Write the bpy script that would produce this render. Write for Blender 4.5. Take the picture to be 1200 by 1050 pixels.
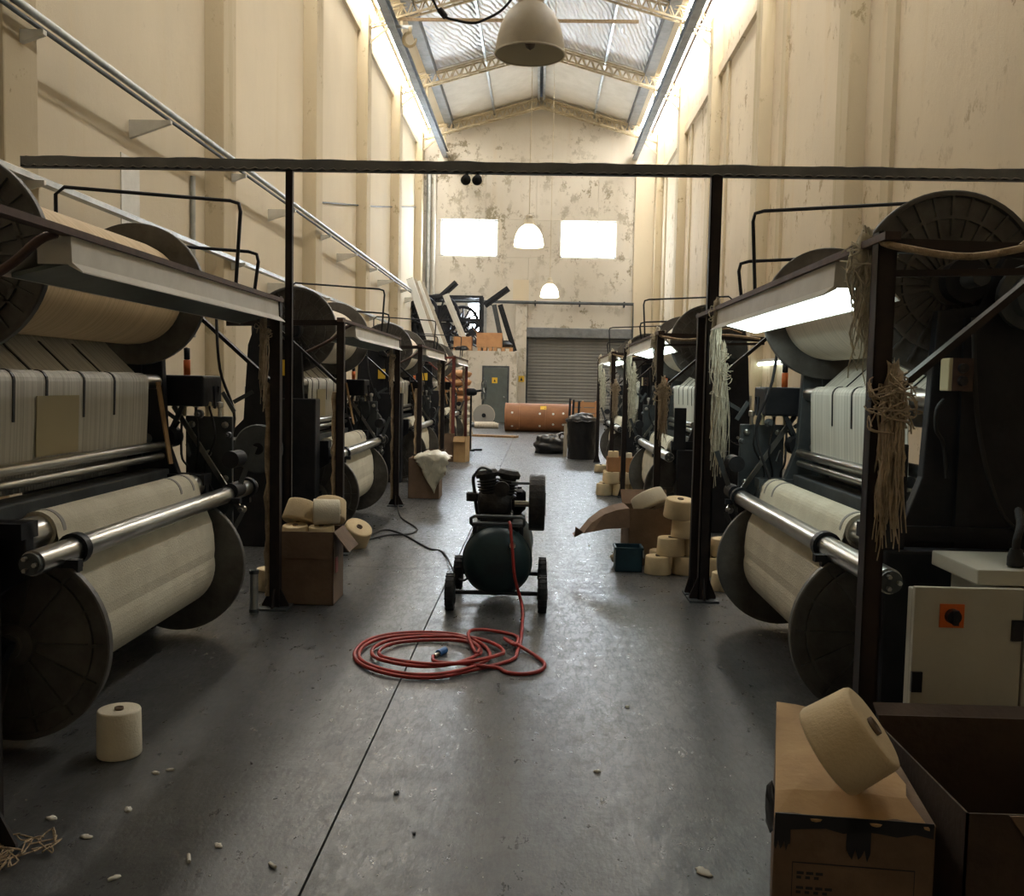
import bpy, bmesh, math, random
from mathutils import Vector, Matrix
random.seed(7)
for o in list(bpy.data.objects): bpy.data.objects.remove(o)
S = bpy.context.scene
C = S.collection
PI = math.pi
V = Vector

# ------------------------------------------------------------------ camera
EYE = V((0.0, 0.0, 1.45)); FPX = 1120.0
ROLL = math.radians(1.25)
dY = V((32 / FPX, 75 / FPX, -1)).normalized()
z0 = V((math.sin(ROLL), math.cos(ROLL), 0))
dZ = (z0 - z0.dot(dY) * dY).normalized()
dX = dY.cross(dZ)
M3 = Matrix((dX, dY, dZ))                      # camera vector -> world vector
cam = bpy.data.cameras.new('camera'); cam.sensor_fit = 'HORIZONTAL'; cam.sensor_width = 36
cam.lens = FPX / 1200 * 36; cam.clip_end = 200; cam.clip_start = 0.05
cob = bpy.data.objects.new('camera', cam); C.objects.link(cob)
cob.matrix_world = Matrix.Translation(EYE) @ M3.to_4x4()
S.camera = cob

def P(px, py, X=None, Y=None, Z=None):
    """photo pixel -> world point on the plane X=, Y= or Z="""
    d = M3 @ V(((px - 600) / FPX, -(py - 525) / FPX, -1))
    if X is not None: t = (X - EYE.x) / d.x
    elif Y is not None: t = (Y - EYE.y) / d.y
    else: t = (Z - EYE.z) / d.z
    return EYE + d * t

# ------------------------------------------------------------------ world / view
w = bpy.data.worlds.new('world'); S.world = w; w.use_nodes = True
w.node_tree.nodes['Background'].inputs[0].default_value = (0.75, 0.85, 1, 1)
w.node_tree.nodes['Background'].inputs[1].default_value = 0.6
S.view_settings.view_transform = 'Standard'; S.view_settings.look = 'None'
S.view_settings.exposure = 0.12; S.view_settings.gamma = 1.0
S.view_settings.use_curve_mapping = False
S.cycles.use_denoising = True
S.cycles.max_bounces = 8; S.cycles.diffuse_bounces = 4; S.cycles.glossy_bounces = 3
S.cycles.sample_clamp_indirect = 4.0

SKYLIGHT = 20.0; WINDOW = 36.0; TUBE = 4.0; LAMP = 4.0

# ------------------------------------------------------------------ materials
MATS = {}
def mat(name, col, rough=0.6, metal=0.0, col2=None, scale=8.0, amt=0.5, bump=0.0, bscale=None,
        stretch=(1, 1, 1), emit=None, spec=0.5, detail=6.0, coord='obj'):
    if name in MATS: return MATS[name]
    m = bpy.data.materials.new(name); m.use_nodes = True
    nt = m.node_tree; N = nt.nodes; L = nt.links
    b = N['Principled BSDF']
    b.inputs['Base Color'].default_value = (*col, 1)
    b.inputs['Roughness'].default_value = rough; b.inputs['Metallic'].default_value = metal
    b.inputs['Specular IOR Level'].default_value = spec
    if emit:
        b.inputs['Emission Color'].default_value = (*emit[0], 1); b.inputs['Emission Strength'].default_value = emit[1]
    if col2 or bump:
        if coord == 'pos':
            src = N.new('ShaderNodeNewGeometry').outputs['Position']
        else:
            src = N.new('ShaderNodeTexCoord').outputs['Object']
        mp = N.new('ShaderNodeMapping'); mp.inputs['Scale'].default_value = stretch
        L.new(src, mp.inputs['Vector'])
    if col2:
        n = N.new('ShaderNodeTexNoise'); n.inputs['Scale'].default_value = scale; n.inputs['Detail'].default_value = detail
        n.inputs['Roughness'].default_value = 0.65
        L.new(mp.outputs[0], n.inputs['Vector'])
        r = N.new('ShaderNodeValToRGB')
        r.color_ramp.elements[0].position = 0.5 - 0.25 * amt - 0.05; r.color_ramp.elements[0].color = (*col2, 1)
        r.color_ramp.elements[1].position = 0.5 + 0.25 * amt; r.color_ramp.elements[1].color = (*col, 1)
        L.new(n.outputs['Fac'], r.inputs['Fac']); L.new(r.outputs[0], b.inputs['Base Color'])
    if bump:
        n2 = N.new('ShaderNodeTexNoise'); n2.inputs['Scale'].default_value = bscale or scale * 3; n2.inputs['Detail'].default_value = 4
        L.new(mp.outputs[0], n2.inputs['Vector'])
        bp = N.new('ShaderNodeBump'); bp.inputs['Strength'].default_value = bump; bp.inputs['Distance'].default_value = 0.02
        L.new(n2.outputs['Fac'], bp.inputs['Height']); L.new(bp.outputs[0], b.inputs['Normal'])
    MATS[name] = m
    return m

def wall_mat(name, base, peel, peel_amt, stain):
    """cream limewash with large tonal drift, vertical runs and flaking patches"""
    m = bpy.data.materials.new(name); m.use_nodes = True
    nt = m.node_tree; N = nt.nodes; L = nt.links; b = N['Principled BSDF']
    b.inputs['Roughness'].default_value = 0.85; b.inputs['Specular IOR Level'].default_value = 0.2
    g = N.new('ShaderNodeNewGeometry')
    def noise(scale, st=(1, 1, 1), det=6, rough=.6):
        mp = N.new('ShaderNodeMapping'); mp.inputs['Scale'].default_value = st
        L.new(g.outputs['Position'], mp.inputs['Vector'])
        n = N.new('ShaderNodeTexNoise'); n.inputs['Scale'].default_value = scale; n.inputs['Detail'].default_value = det
        n.inputs['Roughness'].default_value = rough
        L.new(mp.outputs[0], n.inputs['Vector']); return n.outputs['Fac']
    def ramp(src, a, bb, c0=(0, 0, 0), c1=(1, 1, 1)):
        r = N.new('ShaderNodeValToRGB'); e = r.color_ramp.elements
        e[0].position = a; e[0].color = (*c0, 1); e[1].position = bb; e[1].color = (*c1, 1)
        L.new(src, r.inputs['Fac']); return r.outputs[0]
    def mix(fac, a, bcol):
        x = N.new('ShaderNodeMix'); x.data_type = 'RGBA'
        if fac is not None: L.new(fac, x.inputs['Factor'])
        for sock, val in ((x.inputs[6], a), (x.inputs[7], bcol)):
            if isinstance(val, tuple): sock.default_value = (*val, 1)
            else: L.new(val, sock)
        return x.outputs[2]
    c = ramp(noise(.35, (1, 1, .5)), .3, .7, tuple(v * .86 for v in base), base)
    runs = ramp(noise(1.6, (1.4, 1.4, .10), 5), .56, .72)
    c = mix(runs, c, tuple(v * s for v, s in zip(base, stain)))
    mott = noise(2.6, (1, 1, .8), 10, .75)
    patch = ramp(noise(.5), .40, .60)
    fl = ramp(mott, peel_amt, peel_amt + .045)
    mu = N.new('ShaderNodeMath'); mu.operation = 'MULTIPLY'
    L.new(fl, mu.inputs[0]); L.new(patch, mu.inputs[1])
    c = mix(mu.outputs[0], c, peel)
    L.new(c, b.inputs['Base Color'])
    bp = N.new('ShaderNodeBump'); bp.inputs['Strength'].default_value = .35; bp.inputs['Distance'].default_value = .03
    L.new(mott, bp.inputs['Height']); L.new(bp.outputs[0], b.inputs['Normal'])
    return m

MATS['wall'] = wall_mat('wall_limewash', (.70, .61, .46), (.40, .33, .22), .64, (.93, .91, .86))
MATS['wall_peel'] = wall_mat('wall_limewash_peeling', (.69, .59, .44), (.34, .25, .14), .565, (.90, .86, .78))
MATS['pillar'] = wall_mat('pillar_stained', (.58, .49, .34), (.30, .24, .14), .58, (.80, .78, .70))
MATS['wall_back'] = wall_mat('wall_back_flaking', (.68, .63, .55), (.30, .26, .19), .525, (.90, .87, .82))

def floor_mat():
    m = bpy.data.materials.new('floor_concrete'); m.use_nodes = True
    nt = m.node_tree; N = nt.nodes; L = nt.links; b = N['Principled BSDF']
    g = N.new('ShaderNodeNewGeometry')
    def noise(scale, st=(1, 1, 1), det=8, rough=.65):
        mp = N.new('ShaderNodeMapping'); mp.inputs['Scale'].default_value = st
        L.new(g.outputs['Position'], mp.inputs['Vector'])
        n = N.new('ShaderNodeTexNoise'); n.inputs['Scale'].default_value = scale; n.inputs['Detail'].default_value = det
        n.inputs['Roughness'].default_value = rough
        L.new(mp.outputs[0], n.inputs['Vector']); return n.outputs['Fac']
    def ramp(src, *stops):
        r = N.new('ShaderNodeValToRGB'); e = r.color_ramp.elements
        while len(e) < len(stops): e.new(.5)
        for k, (p, cc) in enumerate(stops): e[k].position = p; e[k].color = (*cc, 1)
        L.new(src, r.inputs['Fac']); return r.outputs[0]
    c1 = ramp(noise(.8), (.3, (.037, .039, .041)), (.52, (.071, .073, .075)), (.75, (.110, .111, .112)))
    c2 = ramp(noise(9, det=10, rough=.8), (.38, (.55, .55, .55)), (.6, (1, 1, 1)), (.75, (1.12, 1.1, 1.08)))
    mx = N.new('ShaderNodeMix'); mx.data_type = 'RGBA'; mx.blend_type = 'MULTIPLY'; mx.inputs['Factor'].default_value = 1
    L.new(c1, mx.inputs[6]); L.new(c2, mx.inputs[7])
    # scuffs: long thin curved marks
    sc = noise(5, (2.6, .5, 1), 3, .5)
    wv = ramp(sc, (.49, (0, 0, 0)), (.5, (1, 1, 1)), (.51, (0, 0, 0)))
    mx2 = N.new('ShaderNodeMix'); mx2.data_type = 'RGBA'; L.new(wv, mx2.inputs['Factor'])
    L.new(mx.outputs[2], mx2.inputs[6]); mx2.inputs[7].default_value = (.07, .065, .06, 1)
    L.new(mx2.outputs[2], b.inputs['Base Color'])
    r2 = ramp(noise(11.0, (1, .6, 1), 10, .75), (.3, (.22, .22, .22)), (.7, (.42, .42, .42)))
    sf = noise(7, (3.2, .8, 1), 4, .6)
    sr = ramp(sf, (.44, (0, 0, 0)), (.5, (.13, .13, .13)), (.56, (0, 0, 0)))
    ad = N.new('ShaderNodeMath'); ad.operation = 'ADD'; L.new(r2, ad.inputs[0]); L.new(sr, ad.inputs[1])
    L.new(ad.outputs[0], b.inputs['Roughness'])
    bp = N.new('ShaderNodeBump'); bp.inputs['Strength'].default_value = .35; bp.inputs['Distance'].default_value = .004
    L.new(noise(55, (1, .55, 1), det=5), bp.inputs['Height']); L.new(bp.outputs[0], b.inputs['Normal'])
    return m
MATS['floor'] = floor_mat()

def foil_mat():
    m = bpy.data.materials.new('roof_foil'); m.use_nodes = True
    nt = m.node_tree; N = nt.nodes; L = nt.links; b = N['Principled BSDF']
    b.inputs['Base Color'].default_value = (.80, .80, .80, 1); b.inputs['Metallic'].default_value = .7; b.inputs['Roughness'].default_value = .42
    g = N.new('ShaderNodeNewGeometry')
    mp = N.new('ShaderNodeMapping'); mp.inputs['Scale'].default_value = (1, .45, 1); mp.inputs['Rotation'].default_value = (0, 0, .6)
    L.new(g.outputs['Position'], mp.inputs['Vector'])
    wv = N.new('ShaderNodeTexWave'); wv.inputs['Scale'].default_value = 2.6; wv.inputs['Distortion'].default_value = 6; wv.inputs['Detail'].default_value = 3
    L.new(mp.outputs[0], wv.inputs['Vector'])
    bp = N.new('ShaderNodeBump'); bp.inputs['Strength'].default_value = .7; bp.inputs['Distance'].default_value = .12
    L.new(wv.outputs['Fac'], bp.inputs['Height']); L.new(bp.outputs[0], b.inputs['Normal'])
    return m
MATS['foil'] = foil_mat()

def stripe_mat(name, c1, c2, scale, axis=1, rough=.75):
    """fine parallel threads"""
    m = bpy.data.materials.new(name); m.use_nodes = True
    nt = m.node_tree; N = nt.nodes; L = nt.links; b = N['Principled BSDF']; b.inputs['Roughness'].default_value = rough
    t = N.new('ShaderNodeTexCoord'); wv = N.new('ShaderNodeTexNoise')
    mp = N.new('ShaderNodeMapping'); st = [.6, .6, .6]; st[axis] = scale; mp.inputs['Scale'].default_value = st
    L.new(t.outputs['Object'], mp.inputs['Vector']); L.new(mp.outputs[0], wv.inputs['Vector'])
    wv.inputs['Scale'].default_value = 1; wv.inputs['Detail'].default_value = 4
    r = N.new('ShaderNodeValToRGB'); r.color_ramp.elements[0].position = .38; r.color_ramp.elements[0].color = (*c1, 1)
    r.color_ramp.elements[1].position = .58; r.color_ramp.elements[1].color = (*c2, 1)
    L.new(wv.outputs['Fac'], r.inputs['Fac']); L.new(r.outputs[0], b.inputs['Base Color'])
    bp = N.new('ShaderNodeBump'); bp.inputs['Strength'].default_value = .25; bp.inputs['Distance'].default_value = .004
    L.new(wv.outputs['Fac'], bp.inputs['Height']); L.new(bp.outputs[0], b.inputs['Normal'])
    MATS[name] = m; return m
stripe_mat('warp', (.52, .50, .44), (.72, .70, .63), 90)
stripe_mat('yarn_beam', (.58, .52, .42), (.72, .65, .53), 70)
stripe_mat('yarn_orange', (.58, .43, .25), (.70, .54, .33), 70)

mat('cloth', (.66, .62, .50), .85, col2=(.55, .51, .40), scale=5, bump=.25, bscale=120)
mat('iron', (.020, .022, .028), .5, .3, col2=(.011, .012, .016), scale=6, bump=.15, spec=.4)
mat('iron_grey', (.088, .10, .108), .5, .3, col2=(.05, .057, .062), scale=5, bump=.1)
mat('flange', (.135, .128, .12), .5, .2, col2=(.07, .066, .06), scale=7, bump=.2)
mat('steel', (.62, .62, .60), .28, 1.0, col2=(.42, .41, .38), scale=6, stretch=(1, .3, 1))
mat('galv', (.50, .52, .52), .42, .85, col2=(.34, .36, .36), scale=5)
mat('paint_grey', (.74, .72, .66), .55, .0, col2=(.62, .60, .54), scale=4, bump=.05)
mat('plate_green', (.16, .19, .18), .45, .3, col2=(.11, .13, .12), scale=4)
mat('rail_brown', (.11, .065, .055), .6, .2, col2=(.06, .04, .035), scale=12)
mat('post_dark', (.018, .013, .013), .55, .3, col2=(.035, .023, .02), scale=9)
mat('red_frame', (.22, .055, .045), .55, .1, col2=(.14, .04, .035), scale=7)
mat('tan_wrap', (.50, .38, .25), .9, col2=(.32, .24, .15), scale=18, bump=.6, bscale=50)
mat('wood', (.40, .25, .12), .75, col2=(.24, .14, .07), scale=6, stretch=(6, 6, 1), bump=.2)
mat('wood_pale', (.56, .50, .40), .75, col2=(.38, .33, .26), scale=5, stretch=(6, 6, 1), bump=.2)
mat('lint', (.55, .46, .34), .95, col2=(.36, .29, .2), scale=30)
mat('lint_pale', (.66, .61, .48), .95, col2=(.45, .40, .3), scale=30)
mat('card', (.50, .33, .16), .85, col2=(.40, .25, .12), scale=4, bump=.12, bscale=40)
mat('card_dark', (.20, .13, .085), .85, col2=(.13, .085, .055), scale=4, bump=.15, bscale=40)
mat('card_orange', (.52, .28, .13), .8, col2=(.42, .21, .10), scale=4, bump=.1)
mat('yarn_cone', (.74, .60, .38), .9, col2=(.66, .52, .32), scale=7, bump=.18, bscale=120)
mat('yarn_cream', (.74, .68, .54), .9, col2=(.66, .60, .47), scale=7, bump=.18, bscale=120)
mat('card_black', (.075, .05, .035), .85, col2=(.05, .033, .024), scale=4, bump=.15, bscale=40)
mat('core', (.16, .11, .07), .8)
mat('tape', (.015, .016, .02), .35)
mat('rubber', (.018, .018, .02), .7, bump=.2, scale=20)
mat('tank', (.018, .043, .050), .45, .2, col2=(.010, .024, .03), scale=5, bump=.1)
mat('pump', (.018, .018, .020), .5, .5, col2=(.04, .035, .03), scale=14, bump=.3)
mat('hose_red', (.40, .035, .028), .5, col2=(.26, .025, .02), scale=12)
mat('blue', (.05, .16, .42), .4)
mat('crate_blue', (.012, .055, .085), .5, col2=(.008, .035, .055), scale=6)
mat('bag_black', (.012, .012, .014), .28, bump=.8, scale=5, bscale=7, spec=.6)
mat('plastic_film', (.60, .57, .46), .35, col2=(.52, .49, .38), scale=6, bump=.8, bscale=12)
mat('cabinet', (.52, .51, .44), .55, col2=(.45, .44, .38), scale=3, bump=.04, bscale=60)
mat('orange_plate', (.75, .16, .03), .5)
mat('yellow', (.72, .46, .04), .6)
mat('cream_box', (.55, .48, .30), .6)
mat('shutter', (.22, .215, .20), .6, .1, col2=(.18, .175, .165), scale=3)
mat('door_green', (.10, .12, .115), .6, col2=(.08, .095, .09), scale=4)
mat('truss', (.62, .54, .38), .7, col2=(.42, .33, .2), scale=4, coord='pos')
mat('gutter', (.22, .23, .24), .5, .5, col2=(.14, .15, .16), scale=4, coord='pos')
mat('rail_steel', (.30, .33, .36), .45, .5, col2=(.20, .22, .24), scale=3)
mat('lining', (.62, .56, .46), .75, col2=(.54, .48, .38), scale=2, coord='pos')
mat('drum', (.32, .14, .06), .6, col2=(.21, .09, .04), scale=3, stretch=(.4, 1, 1), bump=.1)
mat('white', (.82, .82, .78), .6)
mat('shade', (.70, .63, .50), .5, .0, col2=(.60, .53, .41), scale=4)
mat('shade_in', (.86, .80, .64), .5)
mat('bulb_off', (.20, .16, .12), .3)
mat('dust_white', (.58, .56, .50), .9)
mat('fabric_grey', (.30, .29, .27), .9)
mat('skylight', (.9, .9, .85), .5, emit=((1.0, .96, .88), SKYLIGHT))
mat('window_lit', (.9, .9, .9), .5, emit=((.78, .89, 1.0), WINDOW))
mat('tube_lit', (.9, .95, .92), .5, emit=((.86, 1.0, .94), TUBE))
mat('lamp_lit', (.9, .9, .8), .5, emit=((1.0, .93, .76), LAMP))

# ------------------------------------------------------------------ mesh builder
class B:
    def __init__(s): s.v = []; s.f = []; s.sm = []
    def add(s, vs, fs, smooth=False, M=None):
        n = len(s.v)
        s.v += [(M @ V(p)) if M else V(p) for p in vs]
        s.f += [tuple(i + n for i in f) for f in fs]; s.sm += [smooth] * len(fs)
        return s
    def box(s, lo, hi, M=None):
        (a, b, c), (d, e, f) = lo, hi
        return s.add([(a, b, c), (d, b, c), (d, e, c), (a, e, c), (a, b, f), (d, b, f), (d, e, f), (a, e, f)],
                     [(0, 3, 2, 1), (4, 5, 6, 7), (0, 1, 5, 4), (1, 2, 6, 5), (2, 3, 7, 6), (3, 0, 4, 7)], False, M)
    def bar(s, p, q, w, h=None, up=(0, 0, 1)):
        p, q = V(p), V(q); h = h or w; d = (q - p).normalized(); up = V(up)
        if abs(d.dot(up)) > .98: up = V((0, 1, 0))
        a = d.cross(up).normalized() * w / 2; b = d.cross(a).normalized() * h / 2
        vs = [p - a - b, p + a - b, p + a + b, p - a + b, q - a - b, q + a - b, q + a + b, q - a + b]
        return s.add(vs, [(0, 3, 2, 1), (4, 5, 6, 7), (0, 1, 5, 4), (1, 2, 6, 5), (2, 3, 7, 6), (3, 0, 4, 7)])
    def tube(s, pts, r, n=8, closed=False, caps=True):
        pts = [V(p) for p in pts]; k = len(pts); vs = []; fs = []
        rr = r if isinstance(r, (list, tuple)) else [r] * k
        prev = None
        for i, p in enumerate(pts):
            a = pts[(i - 1) % k] if (i or closed) else p; b = pts[(i + 1) % k] if (i < k - 1 or closed) else p
            d = (b - a).normalized() if (b - a).length > 1e-9 else V((0, 0, 1))
            if prev is None:
                x = d.cross(V((0, 0, 1))); x = x if x.length > .01 else V((1, 0, 0)); x.normalize()
            else:
                x = prev - d * prev.dot(d); x = x if x.length > 1e-6 else V((1, 0, 0)); x.normalize()
            prev = x; y = d.cross(x)
            for j in range(n):
                t = 2 * PI * j / n; vs.append(p + (x * math.cos(t) + y * math.sin(t)) * rr[i])
        for i in range(k if closed else k - 1):
            for j in range(n):
                a = i * n + j; b = i * n + (j + 1) % n; c = ((i + 1) % k) * n
                fs.append((a, b, c + (j + 1) % n, c + j))
        s.add(vs, fs, True)
        if caps and not closed:
            s.add(vs[:n][::-1], [tuple(range(n))]); s.add(vs[-n:], [tuple(range(n))])
        return s
    def lathe(s, prof, n=24, M=None, smooth=True):
        """profile of (r, z) turned about local z"""
        vs = []; fs = []; k = len(prof)
        for (r, z) in prof:
            for j in range(n):
                t = 2 * PI * j / n; vs.append((r * math.cos(t), r * math.sin(t), z))
        for i in range(k - 1):
            for j in range(n):
                fs.append((i * n + j, i * n + (j + 1) % n, (i + 1) * n + (j + 1) % n, (i + 1) * n + j))
        return s.add(vs, fs, smooth, M)
    def disc(s, prof, n=24, M=None):
        """like lathe but each ring pair gets its own vertices, so edges stay crisp"""
        for a, b in zip(prof, prof[1:]): s.lathe([a, b], n, M, True)
        return s
    def prism(s, poly, axis, a, b):
        """polygon (two coords) extruded along axis from a to b"""
        def pt(p, t):
            if axis == 0: return (t, p[0], p[1])
            if axis == 1: return (p[0], t, p[1])
            return (p[0], p[1], t)
        n = len(poly); vs = [pt(p, a) for p in poly] + [pt(p, b) for p in poly]
        fs = [tuple(range(n))[::-1], tuple(range(n, 2 * n))] + [(i, (i + 1) % n, n + (i + 1) % n, n + i) for i in range(n)]
        return s.add(vs, fs)
    def blob(s, c, rad, nu=16, nv=10, amp=0.15, seed=0, flat=None, freq=3.0):
        rnd = random.Random(seed); ph = [rnd.uniform(0, 6.28) for _ in range(9)]
        vs = []; fs = []
        for i in range(nv + 1):
            t = PI * i / nv
            for j in range(nu):
                a = 2 * PI * j / nu
                d = V((math.sin(t) * math.cos(a), math.sin(t) * math.sin(a), math.cos(t)))
                k = 1 + amp * (math.sin(freq * d.x * 2 + ph[0]) * math.sin(freq * d.y * 1.7 + ph[1]) + .6 * math.sin(freq * 2.3 * d.z + ph[2] + 2 * d.x) + .4 * math.sin(freq * 4 * d.y + ph[3]) * math.sin(freq * 3.7 * d.x + ph[4]))
                p = V(c) + V((d.x * rad[0], d.y * rad[1], d.z * rad[2])) * k
                if flat is not None and p.z < flat: p.z = flat
                vs.append(p)
        for i in range(nv):
            for j in range(nu):
                fs.append((i * nu + j, i * nu + (j + 1) % nu, (i + 1) * nu + (j + 1) % nu, (i + 1) * nu + j))
        return s.add(vs, fs, True)
    def ribbon(s, path, v0, v1, th=.004):
        """sheet following a path of (x, z) points, spanning y from v0 to v1"""
        n = len(path); nor = []
        for i in range(n):
            a = path[max(i - 1, 0)]; b = path[min(i + 1, n - 1)]
            d = V((b[0] - a[0], b[1] - a[1])); d.normalize(); nor.append(V((-d.y, d.x)))
        vs = []
        for (x, z), m in zip(path, nor):
            for k in (-.5, .5):
                for y in (v0, v1): vs.append((x + m.x * th * k, y, z + m.y * th * k))
        fs = []
        for i in range(n - 1):
            a = i * 4; b = a + 4
            fs += [(a, a + 1, b + 1, b), (a + 2, b + 2, b + 3, a + 3), (a, b, b + 2, a + 2), (a + 1, a + 3, b + 3, b + 1)]
        fs += [(0, 2, 3, 1), (4 * n - 4, 4 * n - 3, 4 * n - 1, 4 * n - 2)]
        return s.add(vs, fs, False)
    def build(s, name, m, parent=None, loc=None, bevel=0.0, recalc=True):
        me = bpy.data.meshes.new(name)
        me.from_pydata([tuple(p) for p in s.v], [], s.f)
        me.polygons.foreach_set('use_smooth', s.sm)
        if recalc:
            bm = bmesh.new(); bm.from_mesh(me)
            bmesh.ops.remove_doubles(bm, verts=bm.verts, dist=1e-5) if bevel else None
            bmesh.ops.recalc_face_normals(bm, faces=bm.faces)
            if bevel:
                bmesh.ops.bevel(bm, geom=[e for e in bm.edges if len(e.link_faces) == 2 and e.calc_face_angle(0) > .5], offset=bevel, segments=2, affect='EDGES', profile=.6, clamp_overlap=True)
            bm.to_mesh(me); bm.free()
        me.materials.append(MATS[m] if isinstance(m, str) else m)
        o = bpy.data.objects.new(name, me); C.objects.link(o)
        if parent: o.parent = parent
        if loc is not None: o.location = loc
        return o

def tag(o, label=None, cat=None, group=None, kind=None):
    if label: o['label'] = label
    if cat: o['category'] = cat
    if group: o['group'] = group
    if kind: o['kind'] = kind
    return o
def thing(name, label, cat, loc=(0, 0, 0), group=None, rz=0.0):
    o = bpy.data.objects.new(name, None); C.objects.link(o); o.location = loc; o.rotation_euler.z = rz
    o.empty_display_size = .1
    return tag(o, label, cat, group)
def copy_tree(o, parent=None):
    c = o.copy(); C.objects.link(c)
    if parent: c.parent = parent
    for ch in list(o.children): copy_tree(ch, c)
    return c
AX_Y = Matrix.Rotation(-PI / 2, 4, 'X')     # local z -> +y
AX_X = Matrix.Rotation(PI / 2, 4, 'Y')      # local z -> +x
def T(x, y, z): return Matrix.Translation((x, y, z))
def arc(cx, cz, r, a0, a1, n=10):
    return [(cx + r * math.cos(a0 + (a1 - a0) * i / n), cz + r * math.sin(a0 + (a1 - a0) * i / n)) for i in range(n + 1)]
def smooth_path(pts, sub=6, closed=False):
    pts = [V(p) for p in pts]; n = len(pts); out = []
    for i in range(n if closed else n - 1):
        if closed: p0, p1, p2, p3 = pts[i - 1], pts[i], pts[(i + 1) % n], pts[(i + 2) % n]
        else: p0, p1, p2, p3 = pts[max(i - 1, 0)], pts[i], pts[i + 1], pts[min(i + 2, n - 1)]
        for k in range(sub):
            t = k / sub
            out.append(.5 * ((2 * p1) + (p2 - p0) * t + (2 * p0 - 5 * p1 + 4 * p2 - p3) * t * t + (3 * p1 - p0 - 3 * p2 + p3) * t ** 3))
    if not closed: out.append(pts[-1])
    return out

# ================================================================== THE HALL
XL, XR = -4.85, 4.48           # wall faces
YB, YF = 37.2, -4.0            # back wall, wall behind the camera
EAVE, RIDGE_X = 10.85, -0.15
SLOPE = .28
def roof_z(x): return EAVE + (SLOPE * (x - XL) if x < RIDGE_X else EAVE * 0 + SLOPE * (RIDGE_X - XL) - (SLOPE * (RIDGE_X - XL)) * (x - RIDGE_X) / (XR - RIDGE_X))
PY = [2.75, 8.4, 14.05, 19.7, 25.3, 30.95, 36.7]      # pillar bays

floor = B().box((XL - .3, YF - .3, -.30), (XR + .3, YB + .3, -.03)).build('floor', 'floor'); tag(floor, 'grey worn concrete factory floor', kind='structure')
# slabs either side of the sawn joint
J0 = P(402, 1050, Z=0); J1 = P(583, 543, Z=0)
JX = [XL - .3, (J0.x + J1.x) / 2 - .02, XR + .3]
ysl = [YF - .3, 7.35, 13.4, 19.4, 25.4, 31.4, YB + .3]
for i in range(2):
    for k in range(len(ysl) - 1):
        g = .004
        B().box((JX[i] + g, ysl[k] + g * .6, -.04), (JX[i + 1] - g, ysl[k + 1] - g * .6, 0)).build('slab', 'floor', floor)

wl = B().box((XL - .35, YF - .3, -.3), (XL, YB + .3, EAVE)).build('wall_left', 'wall'); tag(wl, 'cream limewashed side wall carrying the long pipe', kind='structure')
wr = B().box((XR, YF - .3, -.3), (XR + .35, YB + .3, EAVE)).build('wall_right', 'wall_peel'); tag(wr, 'cream side wall with flaking paint and shallow ledge', kind='structure')
wf = B().box((XL, YF - .3, -.3), (XR, YF, 12.3)).build('wall_front', 'wall'); tag(wf, 'plain cream end wall opposite the roller shutter', kind='structure')
for y in PY:
    B().box((XL - .02, y - .28, -.02), (XL + .28, y + .28, EAVE), ).build('pillar', 'pillar', wl, bevel=.02)
    B().box((XR - .26, y - .28, -.02), (XR + .02, y + .28, EAVE), ).build('pillar', 'pillar', wr, bevel=.02)
for a, b in zip(PY, PY[1:]):
    B().box((XR - .10, a + .28, 9.35), (XR + .02, b - .28, 9.6)).build('ledge', 'wall_peel', wr)
    B().box((XR - .06, b - 1.45, 0), (XR + .02, b - 1.15, 9.35)).build('pilaster', 'pillar', wr)
    B().box((XL - .02, a + .28, EAVE - .45), (XL + .08, b - .28, EAVE - .2)).build('ledge', 'wall', wl)
# patches of fresher plaster and conduit on the left wall
B().box((XL - .01, 11.0, 2.6), (XL + .015, 11.5, 4.0)).build('plaster_patch', 'paint_grey', wl)

# ---- back wall in panels around the openings
WZ0, WZ1 = P(550, 300, Y=37.2).z, P(550, 257, Y=37.2).z
wxl = (P(517, 280, Y=YB).x, P(583, 280, Y=YB).x); wxr = (P(657, 280, Y=YB).x, P(722, 280, Y=YB).x)
sx0, sx1 = P(617, 430, Y=YB).x, P(738, 430, Y=YB).x
SH = P(680, 388, Y=YB).z
w3 = (P(548, 370, Y=YB).x, P(568, 370, Y=YB).x); w3z = (P(558, 389, Y=YB).z, P(558, 354, Y=YB).z)
def pan(x0, x1, z0_, z1_, name='panel', parent=None):
    return B().box((x0, YB, z0_), (x1, YB + .35, z1_)).build(name, 'wall_back', parent, bevel=.018)
wb = pan(XL - .1, w3[0], -.02, w3z[0], 'wall_back'); tag(wb, 'flaking cream end wall with two bright windows and shutter', kind='structure')
pan(w3[0], sx0, -.02, w3z[0], parent=wb)
pan(XL - .1, w3[0], w3z[0], w3z[1], parent=wb); pan(w3[1], sx0, w3z[0], w3z[1], parent=wb)
pan(sx1, XR + .1, -.02, SH, parent=wb)
pan(XL - .1, sx0, w3z[1], WZ0 - .02, parent=wb)
ZP = P(640, 355, Y=YB).z
pan(sx0, XR + .1, SH, ZP, parent=wb); pan(sx0, XR + .1, ZP, WZ0 - .02, parent=wb)
pan(XL - .1, wxl[0], WZ0 - .02, WZ1, parent=wb); pan(wxl[1], wxr[0], WZ0 - .02, WZ1, parent=wb); pan(wxr[1], XR + .1, WZ0 - .02, WZ1, parent=wb)
for x0, x1 in ((XL - .1, -2.2), (-2.2, -.25), (-.25, 2.1), (2.1, XR + .1)):
    pan(x0, x1, WZ1, 9.95, parent=wb)
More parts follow.
